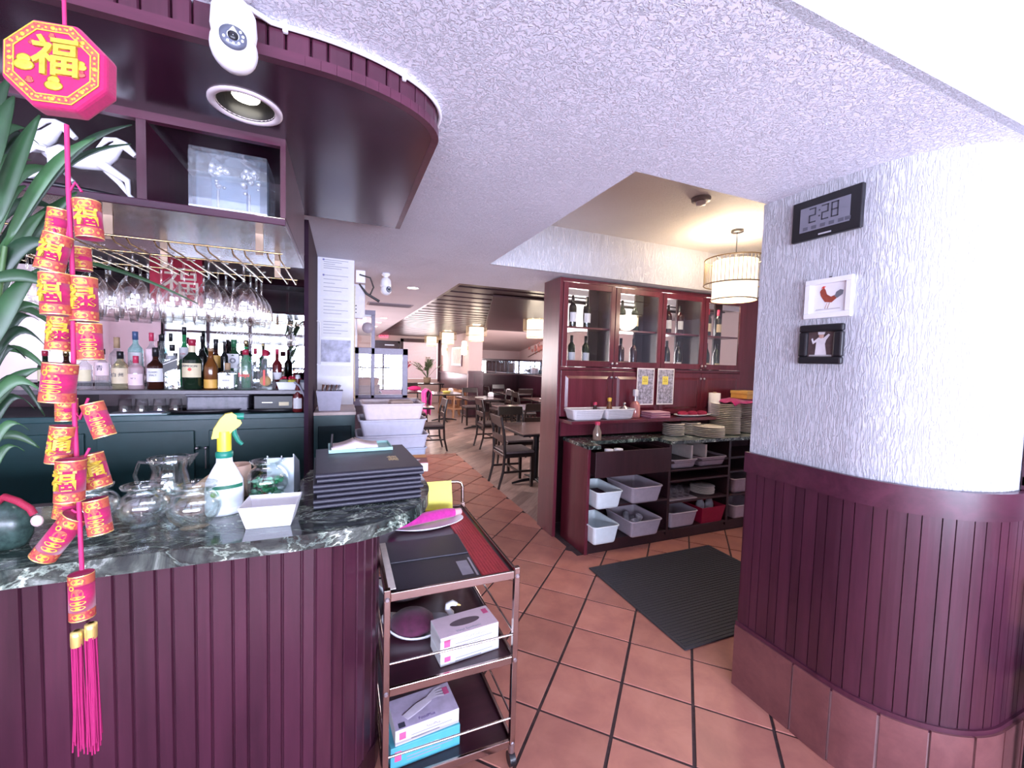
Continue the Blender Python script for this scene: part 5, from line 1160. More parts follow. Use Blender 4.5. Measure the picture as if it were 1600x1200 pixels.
# ---- on the ledge shelf
bkm = plain('basket_plastic', (.74,.72,.74), .45, var=.03)
for q, (x0, lab) in enumerate(((2.055, 'white slatted plastic basket at the left end of the ledge'), (2.395, 'white slatted plastic basket holding sauce bottles on the ledge'))):
    t = tub('plastic_basket', lab, (x0, 3.225, LZ+.001), .165, .085, .095, bkm, None, 'white baskets on the ledge', 0, 'basket')
    for k in range(5): MB().b2(-.135, .135, -.0885-.003*k*.8, -.083-.003*k*.8, .018+k*.015, .022+k*.015).build('slot', plain('basket_slot', (.45,.42,.46), .6), t)
def sauce(label, loc, r, h, m, capm, cat='sauce bottle'):
    t = thing('sauce_bottle', label, cat, loc); MB().lathe([(.001,0),(r,0),(r*1.03,.01),(r,h*.45),(r*.55,h*.72),(r*.5,h*.85)], 16).build('body', m, t); MB().lathe([(r*.62,h*.82),(r*.7,h*.97),(r*.4,h),(.001,h)], 12).build('cap', capm, t); return t
soy = opq('soy_sauce', (.035,.012,.008))
sauce('soy bottle with red top in the left basket', (2.17, 3.23, LZ+.004), .026, .155, soy, CAP['crimson']); sauce('sauce bottle with yellow cap in the right basket', (2.33, 3.23, LZ+.004), .030, .195, BG['amber'], plain('cap_yellow', (.70,.45,.05), .4))
cs = thing('steel_cruet', 'round steel cruet in the right basket', 'cruet', (2.50, 3.23, LZ+.004)); MB().lathe([(.001,0),(.04,0),(.055,.05),(.045,.09),(.012,.12)], 18).build('pot', M['steel'], cs); MB().sphere((0, 0, .135), .016, 10, 6).build('lid_knob', M['steel'], cs)
sauce('soy bottle with red spout standing on the marble', (2.13, 3.12, CZ+.001), .038, .165, glass('soy_glass', (.55,.40,.30), .12, .7, .02, body=.35), CAP['crimson'])
sv = thing('pepper_mill', 'pink seasoning bottle with white sprayer left of the posters', 'bottle', (2.655, 3.26, LZ+.001))
MB().lathe([(.001,0),(.046,0),(.048,.02),(.048,.12),(.030,.15),(.016,.16)], 18).build('body', glass('pink_seasoning', (.75,.32,.30), .12, .7, .02, body=.6), sv); MB().lathe([(.016,.158),(.016,.205)], 10).build('neck', M['steel'], sv); MB().b2(-.025, .02, -.02, .02, .205, .275).build('sprayer', M['white'], sv, bev=.01)
for q, (x, lab) in enumerate(((2.88, 'pile of folded pale pink napkins on the ledge'), (3.36, 'plate of dark red napkins on the ledge'))):
    t = thing('napkin_pile', lab, 'napkins', (x, 3.225, LZ+.001))
    if q == 0:
        for k in range(6): MB().b2(-.12, .12, -.075, .075, k*.010, k*.010+.008).build('napkin', plain('pink_napkin', (.60,.36,.44), .85) if k % 2 else plain('mauve_napkin', (.42,.16,.26), .85), t, rot=(0, 0, .05*(k % 3-1)), bev=.003)
    else:
        MB().lathe([(.001,0),(.6,0),(1,.02),(.98,.023),(.6,.006),(.001,.006)], 28, Matrix.Diagonal((.24, .09, 1, 1))).build('plate', M['white'], t)
        for k in range(3): MB().sphere((-.13+.13*k, 0, .03), .055, 12, 6, (1.1, .9, .5)).build('napkin', plain('claret_napkin', (.28,.01,.05), .85, var=.3), t)
for q, px in enumerate((1008.5, 1040)):
    a = AY(px, 604, HY-.03); t = thing('wine_poster', 'small poster with yellow square taped to the cupboard, %s of two' % ('left', 'right')[q], 'poster', (a.x, HY-.028, a.z), 0, 'posters on the hutch')
    hw = .108; hh = .185
    MB().b2(-hw, hw, -.001, .0005, -hh, hh).build('sheet', M['paper'], t); MB().b2(-hw+.01, hw-.01, -.0016, -.001, -hh+.012, hh-.012).build('print', plain('poster_print', (.34,.34,.44), .5, var=.75, scale=38), t)
    MB().b2(-.045, .03, -.0022, -.0016, .02, .105).build('yellow_square', plain('poster_yellow', (.80,.70,.14), .5), t); text('20', .05, plain('olive_ink', (.40,.32,.03), .5), t, FRONT((-.008, -.0025, .062)), .0002)
tw = thing('paper_towel_roll', 'white paper towel roll upright on the ledge', 'paper towel', (3.66, 3.225, LZ+.001)); MB().lathe([(.018,0),(.058,0),(.058,.24),(.018,.24),(.018,0)], 24).build('roll', M['paper'], tw); MB().lathe([(.017,.0),(.017,.25),(.001,.25)], 10).build('core', plain('core_card', (.45,.33,.22), .8), tw)
jr = thing('spice_jar', 'dark glass spice jar right of the paper towel', 'jar', (3.855, 3.225, LZ+.001)); MB().lathe([(.001,0),(.05,0),(.052,.01),(.052,.13),(.042,.145)], 18).build('jar', opq('dark_jar', (.05,.035,.03)), jr); MB().lathe([(.046,.142),(.046,.165),(.001,.166)], 18).build('lid', plain('olive_lid', (.16,.15,.08), .4), jr); MB().b2(-.03, .03, -.0535, -.0525, .03, .10).build('label', LAB['grey'], jr)
# ---- plates on the marble
for i_, (px, n, R, where) in enumerate(((1052, 7, .105, 'stack nearest the drawer'), (1078, 7, .10, 'stack left of the wide plates'), (1106, 6, .155, 'wide flat stack at the marble edge'), (1132, 17, .15, 'tall stack under the pink cloth'), (1163, 17, .14, 'tall stack beside the rounded wall'))):
    yy = (3.15, 3.17, 3.03, 3.13, 3.15)[i_]; x = AY(px, 672, yy).x; plate_stack(x, yy, CZ+.001, n, R, where, .0185 if n > 10 else .0175)
cl_ = thing('pink_cloth', 'fuchsia cloth draped over the tall plate stacks', 'cloth', (4.0, 3.14, CZ+.335)); random.seed(1)
MB().grid(lambda u, v: ((u-.5)*.68, (v-.5)*.34, .006*sin(u*19+v*7)+.010*sin(v*13+u*5)-.06*max(0, abs(v-.5)-.38)*4-.05*max(0, abs(u-.5)-.42)*5+.012), 30, 16).build('cloth', plain('fuchsia_cloth', (.42,.012,.15), .85, var=.2, sheen=.4), cl_, solid=.004)
yb = thing('yellow_box', 'ochre lidded box on the pink cloth', 'box', (4.02, 3.14, CZ+.362), .1); MB().b2(-.125, .125, -.09, .09, 0, .075).build('base', plain('ochre_card', (.60,.34,.08), .5), yb, bev=.003); MB().b2(-.13, .13, -.095, .095, .05, .082).build('lid', plain('ochre_lid', (.66,.40,.12), .5), yb, bev=.003)
# ================================================================== DINING ROOM
chw = wood('chair_wood', (.009,.005,.005), (.020,.011,.011), .3, (1,1,.1)); pad = plain('seat_pad', (.16,.12,.12), .5, var=.15)
tpm = wood('table_top', (.10,.055,.05), (.20,.12,.11), .18, (.1,1,1), coat=.5)
def make_chair():
    t = thing('dining_chair', 'x', 'chair', (0, 0, 0), 0, 'dark dining chairs')
    for s in (-1, 1):
        MB().hexa([(s*.19-.018,.17,0),(s*.19+.018,.17,0),(s*.19+.018,.205,0),(s*.19-.018,.205,0)], [(s*.20-.02,.165,.43),(s*.20+.02,.165,.43),(s*.20+.02,.21,.43),(s*.20-.02,.21,.43)]).build('leg', chw, t)
        MB().tube([(s*.19,-.27,0), (s*.195,-.215,.22), (s*.20,-.20,.45), (s*.20,-.215,.70), (s*.195,-.26,.92)], [.017,.019,.021,.019,.015], 8).build('leg', chw, t)
        MB().b2(s*.20-.012, s*.20+.012, -.20, .19, .20, .225).build('stretcher', chw, t)
    MB().b2(-.20, .20, -.02, .0, .20, .225).build('stretcher', chw, t)
    MB().b2(-.225, .225, -.215, .22, .40, .445).build('seat_frame', chw, t, bev=.008); MB().b2(-.215, .215, -.20, .215, .445, .478).build('seat', pad, t, bev=.014)
    MB().hexa([(-.20,-.245,.80),(.20,-.245,.80),(.20,-.215,.80),(-.20,-.215,.80)], [(-.20,-.275,.925),(.20,-.275,.925),(.20,-.245,.925),(-.20,-.245,.925)]).build('back_rail', chw, t, bev=.004)
    MB().hexa([(-.20,-.222,.60),(.20,-.222,.60),(.20,-.202,.60),(-.20,-.202,.60)], [(-.20,-.235,.68),(.20,-.235,.68),(.20,-.212,.68),(-.20,-.212,.68)]).build('back_rail', chw, t)
    return t
c0 = make_chair(); first = [True]
def chair(x, y, rz, label):
    if first[0]: first[0] = False; c0.location = (x, y, .0005); c0.rotation_euler = (0, 0, rz); c0['label'] = label; return c0
    return dup(c0, (x, y, .0005), rz, label)
def make_table(sx, sy):
    t = thing('dining_table', 'x', 'table', (0, 0, 0), 0, 'pedestal dining tables')
    MB().b2(-sx, sx, -sy, sy, .72, .75).build('table_top', tpm, t, bev=.004); MB().b2(-sx-.002, sx+.002, -sy-.002, sy+.002, .715, .738).build('edge_band', M['black'], t)
    MB().cyl((0,0,.03), (0,0,.715), .042, n=14).build('column', M['black'], t); MB().lathe([(.001,.70),(.12,.70),(.12,.715)], 16).build('collar', M['black'], t)
    for a in range(4):
        b = a*pi/2+pi/4*0; MB().tube([(0,0,.05), (.2*cos(b), .2*sin(b), .035), (.34*cos(b), .34*sin(b), .012)], [.024,.020,.012], 7).build('foot', M['black'], t)
    return t
tA = make_table(.40, .47); tA.location = (2.44, 5.0, .0005); tA['label'] = 'dark pedestal table nearest the wine cabinet'
for x, y, r, lab in ((3.18, 7.33, 0, 'dark pedestal table in the second row'), (3.02, 9.45, .1, 'dark pedestal table in front of the wooden high chairs'), (1.18, 8.0, 0, 'dark table by the glass partition'), (4.55, 8.9, 0, 'dark table under the bay mirrors'), (4.5, 10.9, 0, 'dark table at the back of the bay'), (1.62, 11.6, 0, 'far table with fuchsia napkins'), (2.55, 10.9 , 0, 'dark table beside the high chairs')):
    dup(tA, (x, y, .0005), r, lab)
chair(2.12, 5.03, -pi/2, 'dark chair tucked at the nearest table, facing the wine cabinet')
chair(2.45, 4.25, 0, 'dark chair with its back to the tile floor at the nearest table')
chair(2.85, 5.05, pi/2, 'dark chair on the far side of the nearest table')
chair(2.45, 5.72, pi, 'dark chair at the back of the nearest table')
chair(1.475, 7.38, pi/2, 'dark chair by the glass partition, near one')
chair(1.50, 9.15, pi/2, 'dark chair with a fuchsia jacket over its back')
chair(2.62, 7.35, -pi/2, 'dark chair left of the second-row table')
chair(3.72, 7.35, pi/2, 'dark chair right of the second-row table')
chair(3.1, 6.62, 0, 'dark chair in front of the second-row table')
chair(3.1, 10.15, pi, 'dark chair behind the table before the high chairs'); chair(3.62, 9.5, pi/2, 'dark chair right of the table before the high chairs')
chair(4.5, 8.15, 0, 'dark chair in front of the bay table'); chair(4.0, 8.9, -pi/2, 'dark chair left of the bay table'); chair(5.05, 8.9, pi/2, 'dark chair right of the bay table')
chair(4.5, 10.2, 0, 'dark chair in front of the back bay table'); chair(3.98, 10.9, -pi/2, 'dark chair left of the back bay table'); chair(4.45, 11.65, pi, 'dark chair behind the back bay table')
chair(1.9, 12.3, pi, 'dark chair behind the far fuchsia table'); chair(1.3, 10.9, 0, 'dark chair in front of the far fuchsia table')
# jacket over the chair back
jk = thing('jacket', 'fuchsia jacket hung over a dining chair', 'jacket', (1.735, 9.15, .42))
MB().grid(lambda u, v: ((.035+.02*sin(v*9))*(1 if u > .5 else -1)*min(1, abs(u-.5)*12)*(1+(.6-abs(u-.5)*1.0)), (v-.5)*.44*(1+.15*abs(u-.5)), .56*(1-abs(u-.5)*2)**.8+.012*sin(v*22+u*6)), 24, 14).build('cloth', plain('fuchsia_jacket', (.62,.02,.26), .85, var=.15, sheen=.4), jk, solid=.012)
# wooden high chairs
hw = wood('light_wood', (.42,.20,.10), (.62,.34,.18), .4, (1,1,.1))
for q, (x, y, r) in enumerate(((3.02, 12.35, .15), (3.08, 11.65, .25))):
    t = thing('high_chair', 'pale wooden high chair, %s one, before the wainscot' % ('farther', 'nearer')[q], 'high chair', (x, y, .0005), r, 'wooden high chairs')
    for sx in (-1, 1):
        for sy in (-1, 1): MB().hexa([(sx*.23-.02,sy*.23-.02,0),(sx*.23+.02,sy*.23-.02,0),(sx*.23+.02,sy*.23+.02,0),(sx*.23-.02,sy*.23+.02,0)], [(sx*.17-.02,sy*.17-.02,.74),(sx*.17+.02,sy*.17-.02,.74),(sx*.17+.02,sy*.17+.02,.74),(sx*.17-.02,sy*.17+.02,.74)]).build('leg', hw, t)
    for z, k in ((.22, .215), (.72, .175), (.56, .19)):
        for s in (-1, 1): MB().b2(-k, k, s*k-.012, s*k+.012, z, z+.05).build('rail', hw, t); MB().b2(s*k-.012, s*k+.012, -k, k, z, z+.05).build('rail', hw, t)
    MB().b2(-.18, .18, -.18, .18, .50, .52).build('seat', hw, t)
    for k in range(3): MB().b2(-.11+.09*k, -.07+.09*k, -.185, -.165, .61, .72).build('slat', hw, t)
# plates and napkins on the tables
for q, (x, y, c, lab) in enumerate(((3.05, 9.35, (.82,.80,.76), 'white plate on the table before the high chairs'), (4.5, 8.85, (.82,.80,.78), 'white plate on the bay table'), (2.6, 10.9, (.80,.72,.15), 'yellow bowl on the table beside the high chairs'))):
    t = thing('table_dish', lab, 'dish', (x, y, .751)); MB().lathe([(.001,0),(.08,0),(.13,.05 if q == 2 else .018),(.125,.05 if q == 2 else .02),(.07,.006),(.001,.006)], 20).build('dish', plain('dish%d' % q, c, .4), t)
for q, (x, y) in enumerate(((3.4, 9.6), (4.7, 9.0), (4.35, 10.8), (2.75, 11.05))):
    t = thing('napkin_holder', ['white napkin box on the table before the high chairs', 'white napkin box on the bay table', 'white napkin box on the back bay table', 'white napkin box beside the yellow bowl'][q], 'napkins', (x, y, .751)); MB().b2(-.06, .06, -.05, .05, 0, .10).build('box', M['white'], t, bev=.01); MB().b2(-.045, .045, -.01, .01, .10, .12).build('napkin', M['paper'], t)
t = thing('napkin_fan', 'fuchsia napkins on the far table', 'napkins', (1.85, 11.5, .751)); MB().sphere((0, 0, .075), .13, 12, 6, (1.4, 1, .55)).build('cloth', plain('fuchsia_fan', (.70,.03,.20), .8), t); MB().sphere((-.28, .1, .052), .10, 12, 6, (1.3, 1, .5)).build('cloth', MATS['fuchsia_fan'], t)
# potted palm and red blossom by the blinds
random.seed(21)
def potplant(name, label, x, y, zb, h, spread, leafm, blossom=None):
    t = thing(name, label, 'plant', (x, y, zb)); MB().lathe([(.001,0),(.11,0),(.13,.20),(.12,.20),(.10,.03),(.001,.03)], 18).build('pot', plain('sand_pot', (.42,.32,.22), .7), t)
    mb = MB(); st_ = MB()
    for k in range(22):
        a = random.uniform(0, 2*pi); el = random.uniform(.35, 1.4); L_ = h*random.uniform(.6, 1); d = Vector((cos(a)*cos(el)*spread, sin(a)*cos(el)*spread, sin(el))).normalized()
        p0 = Vector((0, 0, .18)); p1 = p0+d*L_*.6; p2 = p0+d*L_+Vector((d.x*.1, d.y*.1, -.08))
        st_.tube([p0, p1, p2], [.006, .004, .002], 5)
        for q in range(5):
            c = p1.lerp(p2, q/5); s = d.cross(Vector((0,0,1))).normalized()
            for sg in (-1, 1):
                e = c+s*sg*.10+d*.06+Vector((0,0,-.02))
                if blossom: mb.sphere(c+s*sg*random.uniform(0, .05), random.uniform(.016, .03), 6, 4)
                else: mb.add([c, c+d*.03+s*sg*.02, e, c-d*.01+s*sg*.02], [(0,1,2,3)])
    st_.build('stems', plain('brown_stem', (.12,.08,.05), .7) if blossom else MATS['stem_green'], t)['kind'] = 'stuff'; mb.build('blossoms' if blossom else 'fronds', blossom or leafm, t)['kind'] = 'stuff'; return t
sill = thing('planter_table', 'dark console table under the far window', 'table', (2.5, 14.2, 0)); MB().b2(-.75, .75, -.2, .2, .78, .82).build('table_top', chw, sill)
for sx in (-.7, .7):
    for sy in (-.16, .16): MB().b2(sx-.02, sx+.02, sy-.02, sy+.02, 0, .78).build('leg', chw, sill)
potplant('potted_palm', 'small potted palm on the console before the blinds', 2.7, 14.2, .821, .85, .45, plain('palm_frond', (.14,.20,.10), .5, var=.3))
potplant('blossom_vase', 'vase of red blossom before the far blinds', 1.8, 14.2, .821, .95, .5, None, plain('red_blossom', (.66,.06,.12), .7, var=.3))
# ---- pendant lamps
lampc = (1, .88, .66)
def pendant(x, y, zb, zceil, label, power, group='drum pendant lamps'):
    t = thing('pendant_lamp', label, 'pendant lamp', (x, y, zb), 0, group)
    MB().lathe([(.172,.012),(.175,.0),(.175,.33),(.172,.33)], 40).build('inner_shade', glow('lamp_shade_glow', (1,.90,.72), .75), t)
    MB().lathe([(.001,.006),(.172,.006)], 32).build('diffuser', glow('lamp_diffuser_glow', (1,.93,.80), 1.0), t)
    for z, r in ((.0, .177), (.13, .243), (.345, .243)): MB().tube([(r*cos(2*pi*k/40), r*sin(2*pi*k/40), z) for k in range(40)], .006, 6, True).build('ring', plain('tan_ring', (.42,.30,.18), .4, .3), t)
    rod = MB().cyl((0,0,.13), (0,0,.345), .0022, n=5, caps=False).mesh('rod', plain('bamboo_rod', (.62,.48,.28), .5))
    for k in range(48): link('rod', rod, t, (.243*cos(2*pi*k/48), .243*sin(2*pi*k/48), 0))
    for k in range(4): MB().cyl((.17*cos(k*pi/2), .17*sin(k*pi/2), .33), (.243*cos(k*pi/2), .243*sin(k*pi/2), .345), .003, n=6).build('spoke', M['black'], t)
    MB().cyl((-.17, 0, .33), (.17, 0, .33), .004, n=6).build('spoke', M['black'], t)
    MB().cyl((0, 0, .33), (0, 0, zceil-zb), .004, n=8).build('drop_rod', M['black'], t); MB().lathe([(.001,zceil-zb-.022),(.05,zceil-zb-.022),(.052,zceil-zb-.001),(.001,zceil-zb-.001)], 18).build('canopy', M['black'], t)
    l = bpy.data.lights.new('pendant', 'POINT'); l.energy = power; l.color = (1, .80, .58); l.shadow_soft_size = .12; o = bpy.data.objects.new('pendant_bulb', l); o.location = (0, 0, .40); o.parent = t; COL.objects.link(o)
    l = bpy.data.lights.new('pendant_down', 'POINT'); l.energy = power*.7; l.color = (1, .82, .62); l.shadow_soft_size = .12; o = bpy.data.objects.new('pendant_bulb', l); o.location = (0, 0, -.06); o.parent = t; COL.objects.link(o)
    return t
pendant(3.135, 2.62, 2.212, 2.81, 'drum pendant lamp with rod screen in the recess beside the rounded wall', 16)
for (x, y, z), lab in zip(((3.36, 7.04, 2.09), (2.97, 9.53, 2.10), (2.88, 12.03, 2.10), (2.94, 14.75, 2.12)), ('drum pendant lamp nearest the wine cabinet edge', 'drum pendant lamp, second from the wine cabinet', 'drum pendant lamp, third from the wine cabinet', 'farthest drum pendant lamp before the blinds')):
    pendant(x, y, z, 2.47 if y > 10 else 2.42, lab, 6)
for q, (px, py) in enumerate(((697, 546), (729, 544))):
    p = AX(px, py, 3.42); t = thing('wall_sconce', 'tall glowing wall lamp %s the framed picture' % ('beyond', 'in front of')[q], 'wall lamp', (3.35, p.y if p.y < 15.2 else 15.1, p.z), 0, 'wall lamps by the picture')
    MB().lathe([(.001,-.22),(.07,-.20),(.09,0),(.07,.20),(.001,.22)], 18).build('shade', glow('sconce_glow', (1,.93,.80), .9), t); MB().b2(.06, .11, -.03, .03, -.05, .05).build('bracket', M['brass'], t)
# framed picture on the side wall, blossom decal in the bay
pf = thing('framed_picture', 'plum framed picture on the pink side wall', 'picture', (3.45, 13.1, 1.78)); MB().b2(-.03, .008, -.62, .62, -.33, .30).build('frame', M['mahog'], pf, bev=.01); MB().b2(-.034, -.030, -.54, .54, -.25, .22).build('print', plain('warm_print', (.80,.68,.55), .5, var=.2, scale=6), pf)
bz = thing('blossom_wall_art', 'painted blossom branch on the bay wall', 'wall art', (5.44, 11.0, 2.02)); random.seed(8); mb = MB()
MB().tube([(-.01,.9,-.22), (-.012,.3,-.08), (-.012,-.2,.02), (-.012,-.6,.20)], [.012,.015,.012,.006], 6).build('branch', plain('branch_brown', (.22,.12,.10), .7), bz)
for k in range(38): mb.sphere((-.012, random.gauss(.0, .33), random.gauss(.0, .07)+.02), random.uniform(.03, .07), 8, 4, (.15, 1, 1))
mb.build('blossoms', plain('peach_blossom', (.72,.30,.26), .7, var=.2), bz)['kind'] = 'stuff'
# exit sign
ex = thing('exit_sign', 'lit red EXIT sign above the far door', 'exit sign', (1.38, YF-.06, 2.47)); MB().b2(-.16, .16, -.03, .05, -.09, .09).build('case', glow('exit_glow', (1,.22,.36), .45), ex, bev=.006); text('EXIT', .14, plain('exit_red', (.60,.0,.05), .5), ex, FRONT((0, -.032, 0)), .001, bold=.003)
# ---- glass partition with mirror-like panes
pm = plain('lilac_painted_wood', (.20,.17,.26), .35, var=.1); pn = thing('glass_partition', 'lilac framed glass partition reflecting the street windows', 'partition', (0, 5.0, 0))
MB().b2(.13, .715, -.06, .06, 0, 1.10).build('base', M['mahog'], pn)
for k in range(12): MB().b2(.135+k*.048, .135+k*.048+.042, -.068, -.06, .06, 1.02).build('board', M['mahog'], pn)
MB().b2(.11, .73, -.085, .085, 1.08, 1.165).build('cap_board', pm, pn, bev=.006)
for x0, x1, z0, z1 in ((.13, .175, 1.165, 1.74), (.305, .345, 1.165, 2.16), (.655, .715, 1.165, 1.74), (.13, .715, 1.165, 1.20), (.13, .715, 1.665, 1.74)): MB().b2(x0, x1, -.035, .035, z0, z1).build('frame', pm, pn, bev=.004)
MB().b2(.175, .305, -.006, .0, 1.20, 1.665).build('pane', M['mirror'], pn); MB().b2(.345, .655, -.006, .0, 1.20, 1.665).build('pane', M['mirror'], pn)
MB().b2(.155, .305, -.006, .0, 1.745, 2.09).build('upper_pane', M['pane'], pn); MB().b2(.145, .305, -.02, .02, 2.09, 2.11).build('upper_frame', M['white'], pn); MB().b2(.135, .155, -.02, .02, 1.74, 2.11).build('upper_frame', M['white'], pn); MB().b2(.12, .345, -.05, .05, 2.11, 2.16).build('top_box', pm, pn)
nt = thing('paper_notice', 'white printed notice on the partition base', 'notice', (.60, 4.928, 1.01)); MB().b2(-.075, .075, 0, .002, -.06, .06).build('sheet', M['paper'], nt); 
for k in range(2): MB().b2(-.055, .05-.03*k, -.0012, 0, .025-.03*k, .034-.03*k).build('print_line', M['ink_grey'], nt)
# ================================================================== WALL, CEILING AND FLOOR FIXTURES
mt = thing('rubber_mat', 'dark ribbed rubber mat on the tiles before the counter', 'mat', (2.46, 2.21, .001))
rub = plain('dark_rubber', (.030,.029,.038), .62, var=.3, scale=90)
MB().b2(-.64, .64, -.50, .50, 0, .010).build('mat', rub, mt, bev=.006)
me_r = MB().b2(-.62, .62, -.006, .006, 0, .003).mesh('rib', rub)
for k in range(38): link('rib', me_r, mt, (0, -.475+k*.0257, .010))
# wall clock
WX = 1.8995
cx = thing('digital_clock', 'black framed digital wall clock reading 2:28', 'clock', (WX, 1.150, 2.278))
def onwall(o, p): return frame(p, (0, -1, 0), (0, 0, 1))      # reads from the -x side
MB().b2(-.022, -.001, -.136, .136, -.088, .086).build('case', M['black'], cx, bev=.004); MB().b2(-.0232, -.022, -.096, .100, -.052, .052).build('screen', plain('lcd_grey', (.20,.20,.25), .3, var=.05), cx)
lcd = plain('lcd_dark', (.045,.045,.06), .5, var=0)
SEG = {'2': 'abged', '8': 'abcdefg'}
def seg(mb, ch, y0, z0, w, h):
    t_ = .005; d = {'a': (y0-w, y0, z0+h-t_, z0+h), 'g': (y0-w, y0, z0+h/2-t_/2, z0+h/2+t_/2), 'd': (y0-w, y0, z0, z0+t_), 'b': (y0-w, y0-w+t_, z0+h/2, z0+h), 'c': (y0-w, y0-w+t_, z0, z0+h/2), 'f': (y0-t_, y0, z0+h/2, z0+h), 'e': (y0-t_, y0, z0, z0+h/2)}
    for s in SEG[ch]: a = d[s]; mb.b2(-.0242, -.0232, a[0], a[1], a[2], a[3])
for q, (ch, y0) in enumerate((('2', .062), ('2', .012), ('8', -.026))): mb = MB(); seg(mb, ch, y0, -.018, .028, .062); mb.build('digit', lcd, cx)
for z in (.0, .024): MB().b2(-.0242, -.0232, .018, .023, z, z+.006).build('colon', lcd, cx)
for q, y0 in enumerate((.085, .05, .015, -.02, -.055, -.08)): MB().b2(-.0242, -.0232, y0-.02, y0, -.046, -.032).build('small_digit', plain('lcd_mid', (.10,.10,.13), .5, var=0), cx)
MB().b2(-.0232, -.022, -.03, .02, -.078, -.072).build('brand_mark', plain('brand_grey', (.5,.5,.55), .4), cx)
# rooster picture
rp = thing('rooster_picture', 'white framed picture of a brown rooster below the clock', 'picture', (WX, 1.121, 1.928))
fw = .022
for a in ((-.091, .091, .061, .083), (-.091, .091, -.083, -.061), (-.091, -.069, -.061, .061), (.069, .091, -.061, .061)): MB().b2(-.020, -.001, *a).build('frame', M['white'], rp, bev=.002)
MB().b2(-.008, -.001, -.069, .069, -.061, .061).build('mount', M['paper'], rp); MB().b2(-.006, .0, -.004, .004, .083, .090).build('hook', M['black'], rp)
rbn = plain('rooster_brown', (.30,.055,.03), .6, var=.2, scale=80)
MB().prism([(-.030,.012),(-.012,-.016),(.014,-.020),(.032,-.004),(.028,.010),(.010,.004),(-.006,.016),(-.012,.034),(-.018,.044),(-.028,.040),(-.034,.030)], 0, .001, onwall(0, (-.0085, 0, 0))).build('rooster_body', rbn, rp)
MB().prism([(-.030,.044),(-.020,.042),(-.012,.050),(-.022,.052)], 0, .0012, onwall(0, (-.0085, 0, 0))).build('rooster_comb', LAB['red'], rp)
MB().prism([(.024,.004),(.034,-.004),(.054,.010),(.056,.026),(.044,.030),(.030,.022)], 0, .001, onwall(0, (-.0087, 0, 0))).build('rooster_tail', plain('rooster_grey', (.16,.17,.20), .6), rp)
for x in (-.004, .006): MB().prism([(x,-.02),(x+.002,-.02),(x-.006,-.044),(x-.008,-.044)], 0, .001, onwall(0, (-.0085, 0, 0))).build('rooster_leg', plain('rooster_legs', (.45,.30,.20), .6), rp)
MB().prism([(-.045,-.044),(.045,-.044),(.050,-.048),(-.05,-.050)], 0, .0008, onwall(0, (-.0085, 0, 0))).build('ground_wash', plain('grey_wash', (.55,.53,.54), .7), rp)
# chef picture
cp2 = thing('chef_picture', 'small black framed picture of a figure in white below the rooster', 'picture', (WX, 1.137, 1.735))
for a in ((-.087, .087, .052, .083), (-.087, .087, -.085, -.054), (-.087, -.052, -.054, .052), (.052, .087, -.054, .052)): MB().b2(-.024, -.001, *a).build('frame', M['black'], cp2, bev=.007)
MB().b2(-.010, -.001, -.053, .053, -.055, .053).build('backdrop', plain('brown_print', (.075,.045,.045), .5, var=.3, scale=40), cp2)
fig = plain('figure_white', (.66,.62,.64), .6, var=.1)
MB().prism([(-.022,-.046),(.024,-.046),(.016,.0),(.020,.016),(.034,.038),(.028,.042),(.010,.026),(-.010,.028),(-.030,.012),(-.034,.026),(-.040,.022),(-.032,.0),(-.018,.010)], 0, .0012, onwall(0, (-.0105, 0, 0))).build('figure_body', fig, cp2)
MB().sphere((-.0112, 0, .034), .011, 12, 6, (.12, 1, 1)).build('figure_head', plain('figure_skin', (.50,.30,.24), .6), cp2); MB().prism([(-.012,.040),(.012,.040),(.015,.050),(-.013,.051)], 0, .0015, onwall(0, (-.0108, 0, 0))).build('figure_hat', fig, cp2)
MB().prism([(-.045,-.046),(.045,-.046),(.045,-.052),(-.045,-.052)], 0, .0012, onwall(0, (-.0106, 0, 0))).build('figure_ground', plain('grey_ground', (.40,.38,.38), .6), cp2)
# ---- security cameras
wcm = plain('camera_white', (.86,.86,.90), .3, var=.01)
def sec_cam(label, loc, s, rz):
    t = thing('security_camera', label, 'security camera', loc, rz, 'bulb security cameras'); S = Matrix.Diagonal((s, s, s, 1))
    MB().lathe([(.001,0),(.030,0),(.030,-.014),(.016,-.022),(.014,-.034)], 22, S).build('mount', wcm, t)
    MB().lathe([(.014,-.030),(.030,-.040),(.037,-.055),(.039,-.085),(.036,-.105),(.001,-.106)], 26, S).build('upper_shell', wcm, t)
    h = MB().sphere((0, 0, 0), .040, 24, 14, (1, 1, 1.08), S @ Matrix.Translation((0, -.004, -.122))).build('camera_head', wcm, t)
    Fm = S @ frame((0, -.042, -.122), (1, 0, 0), (0, .18, 1))
    MB().lathe([(.010,.002),(.022,.001),(.022,-.006)], 26, Fm).build('lens_ring', plain('slate_ring', (.10,.11,.15), .3), t)
    MB().lathe([(.001,.0035),(.0085,.003),(.0085,-.004)], 18, Fm).build('lens', M['black'], t)
    led = MB().sphere((0, 0, 0), .0026*s, 8, 5).mesh('led', plain('led_white', (.75,.75,.8), .2))
    for k in range(7):
        a = pi*1.15+k*.57; p = Fm @ Vector((.016*cos(a), .016*sin(a), .002)); link('led', led, t, p)
    return t
sec_cam('white bulb security camera at the bar canopy edge', (-.222, 1.105, ZC-.001), 1.12, .16)
sec_cam('small white bulb security camera over the corridor', (.375, 4.09, ZC-.001), 1.25, .5)
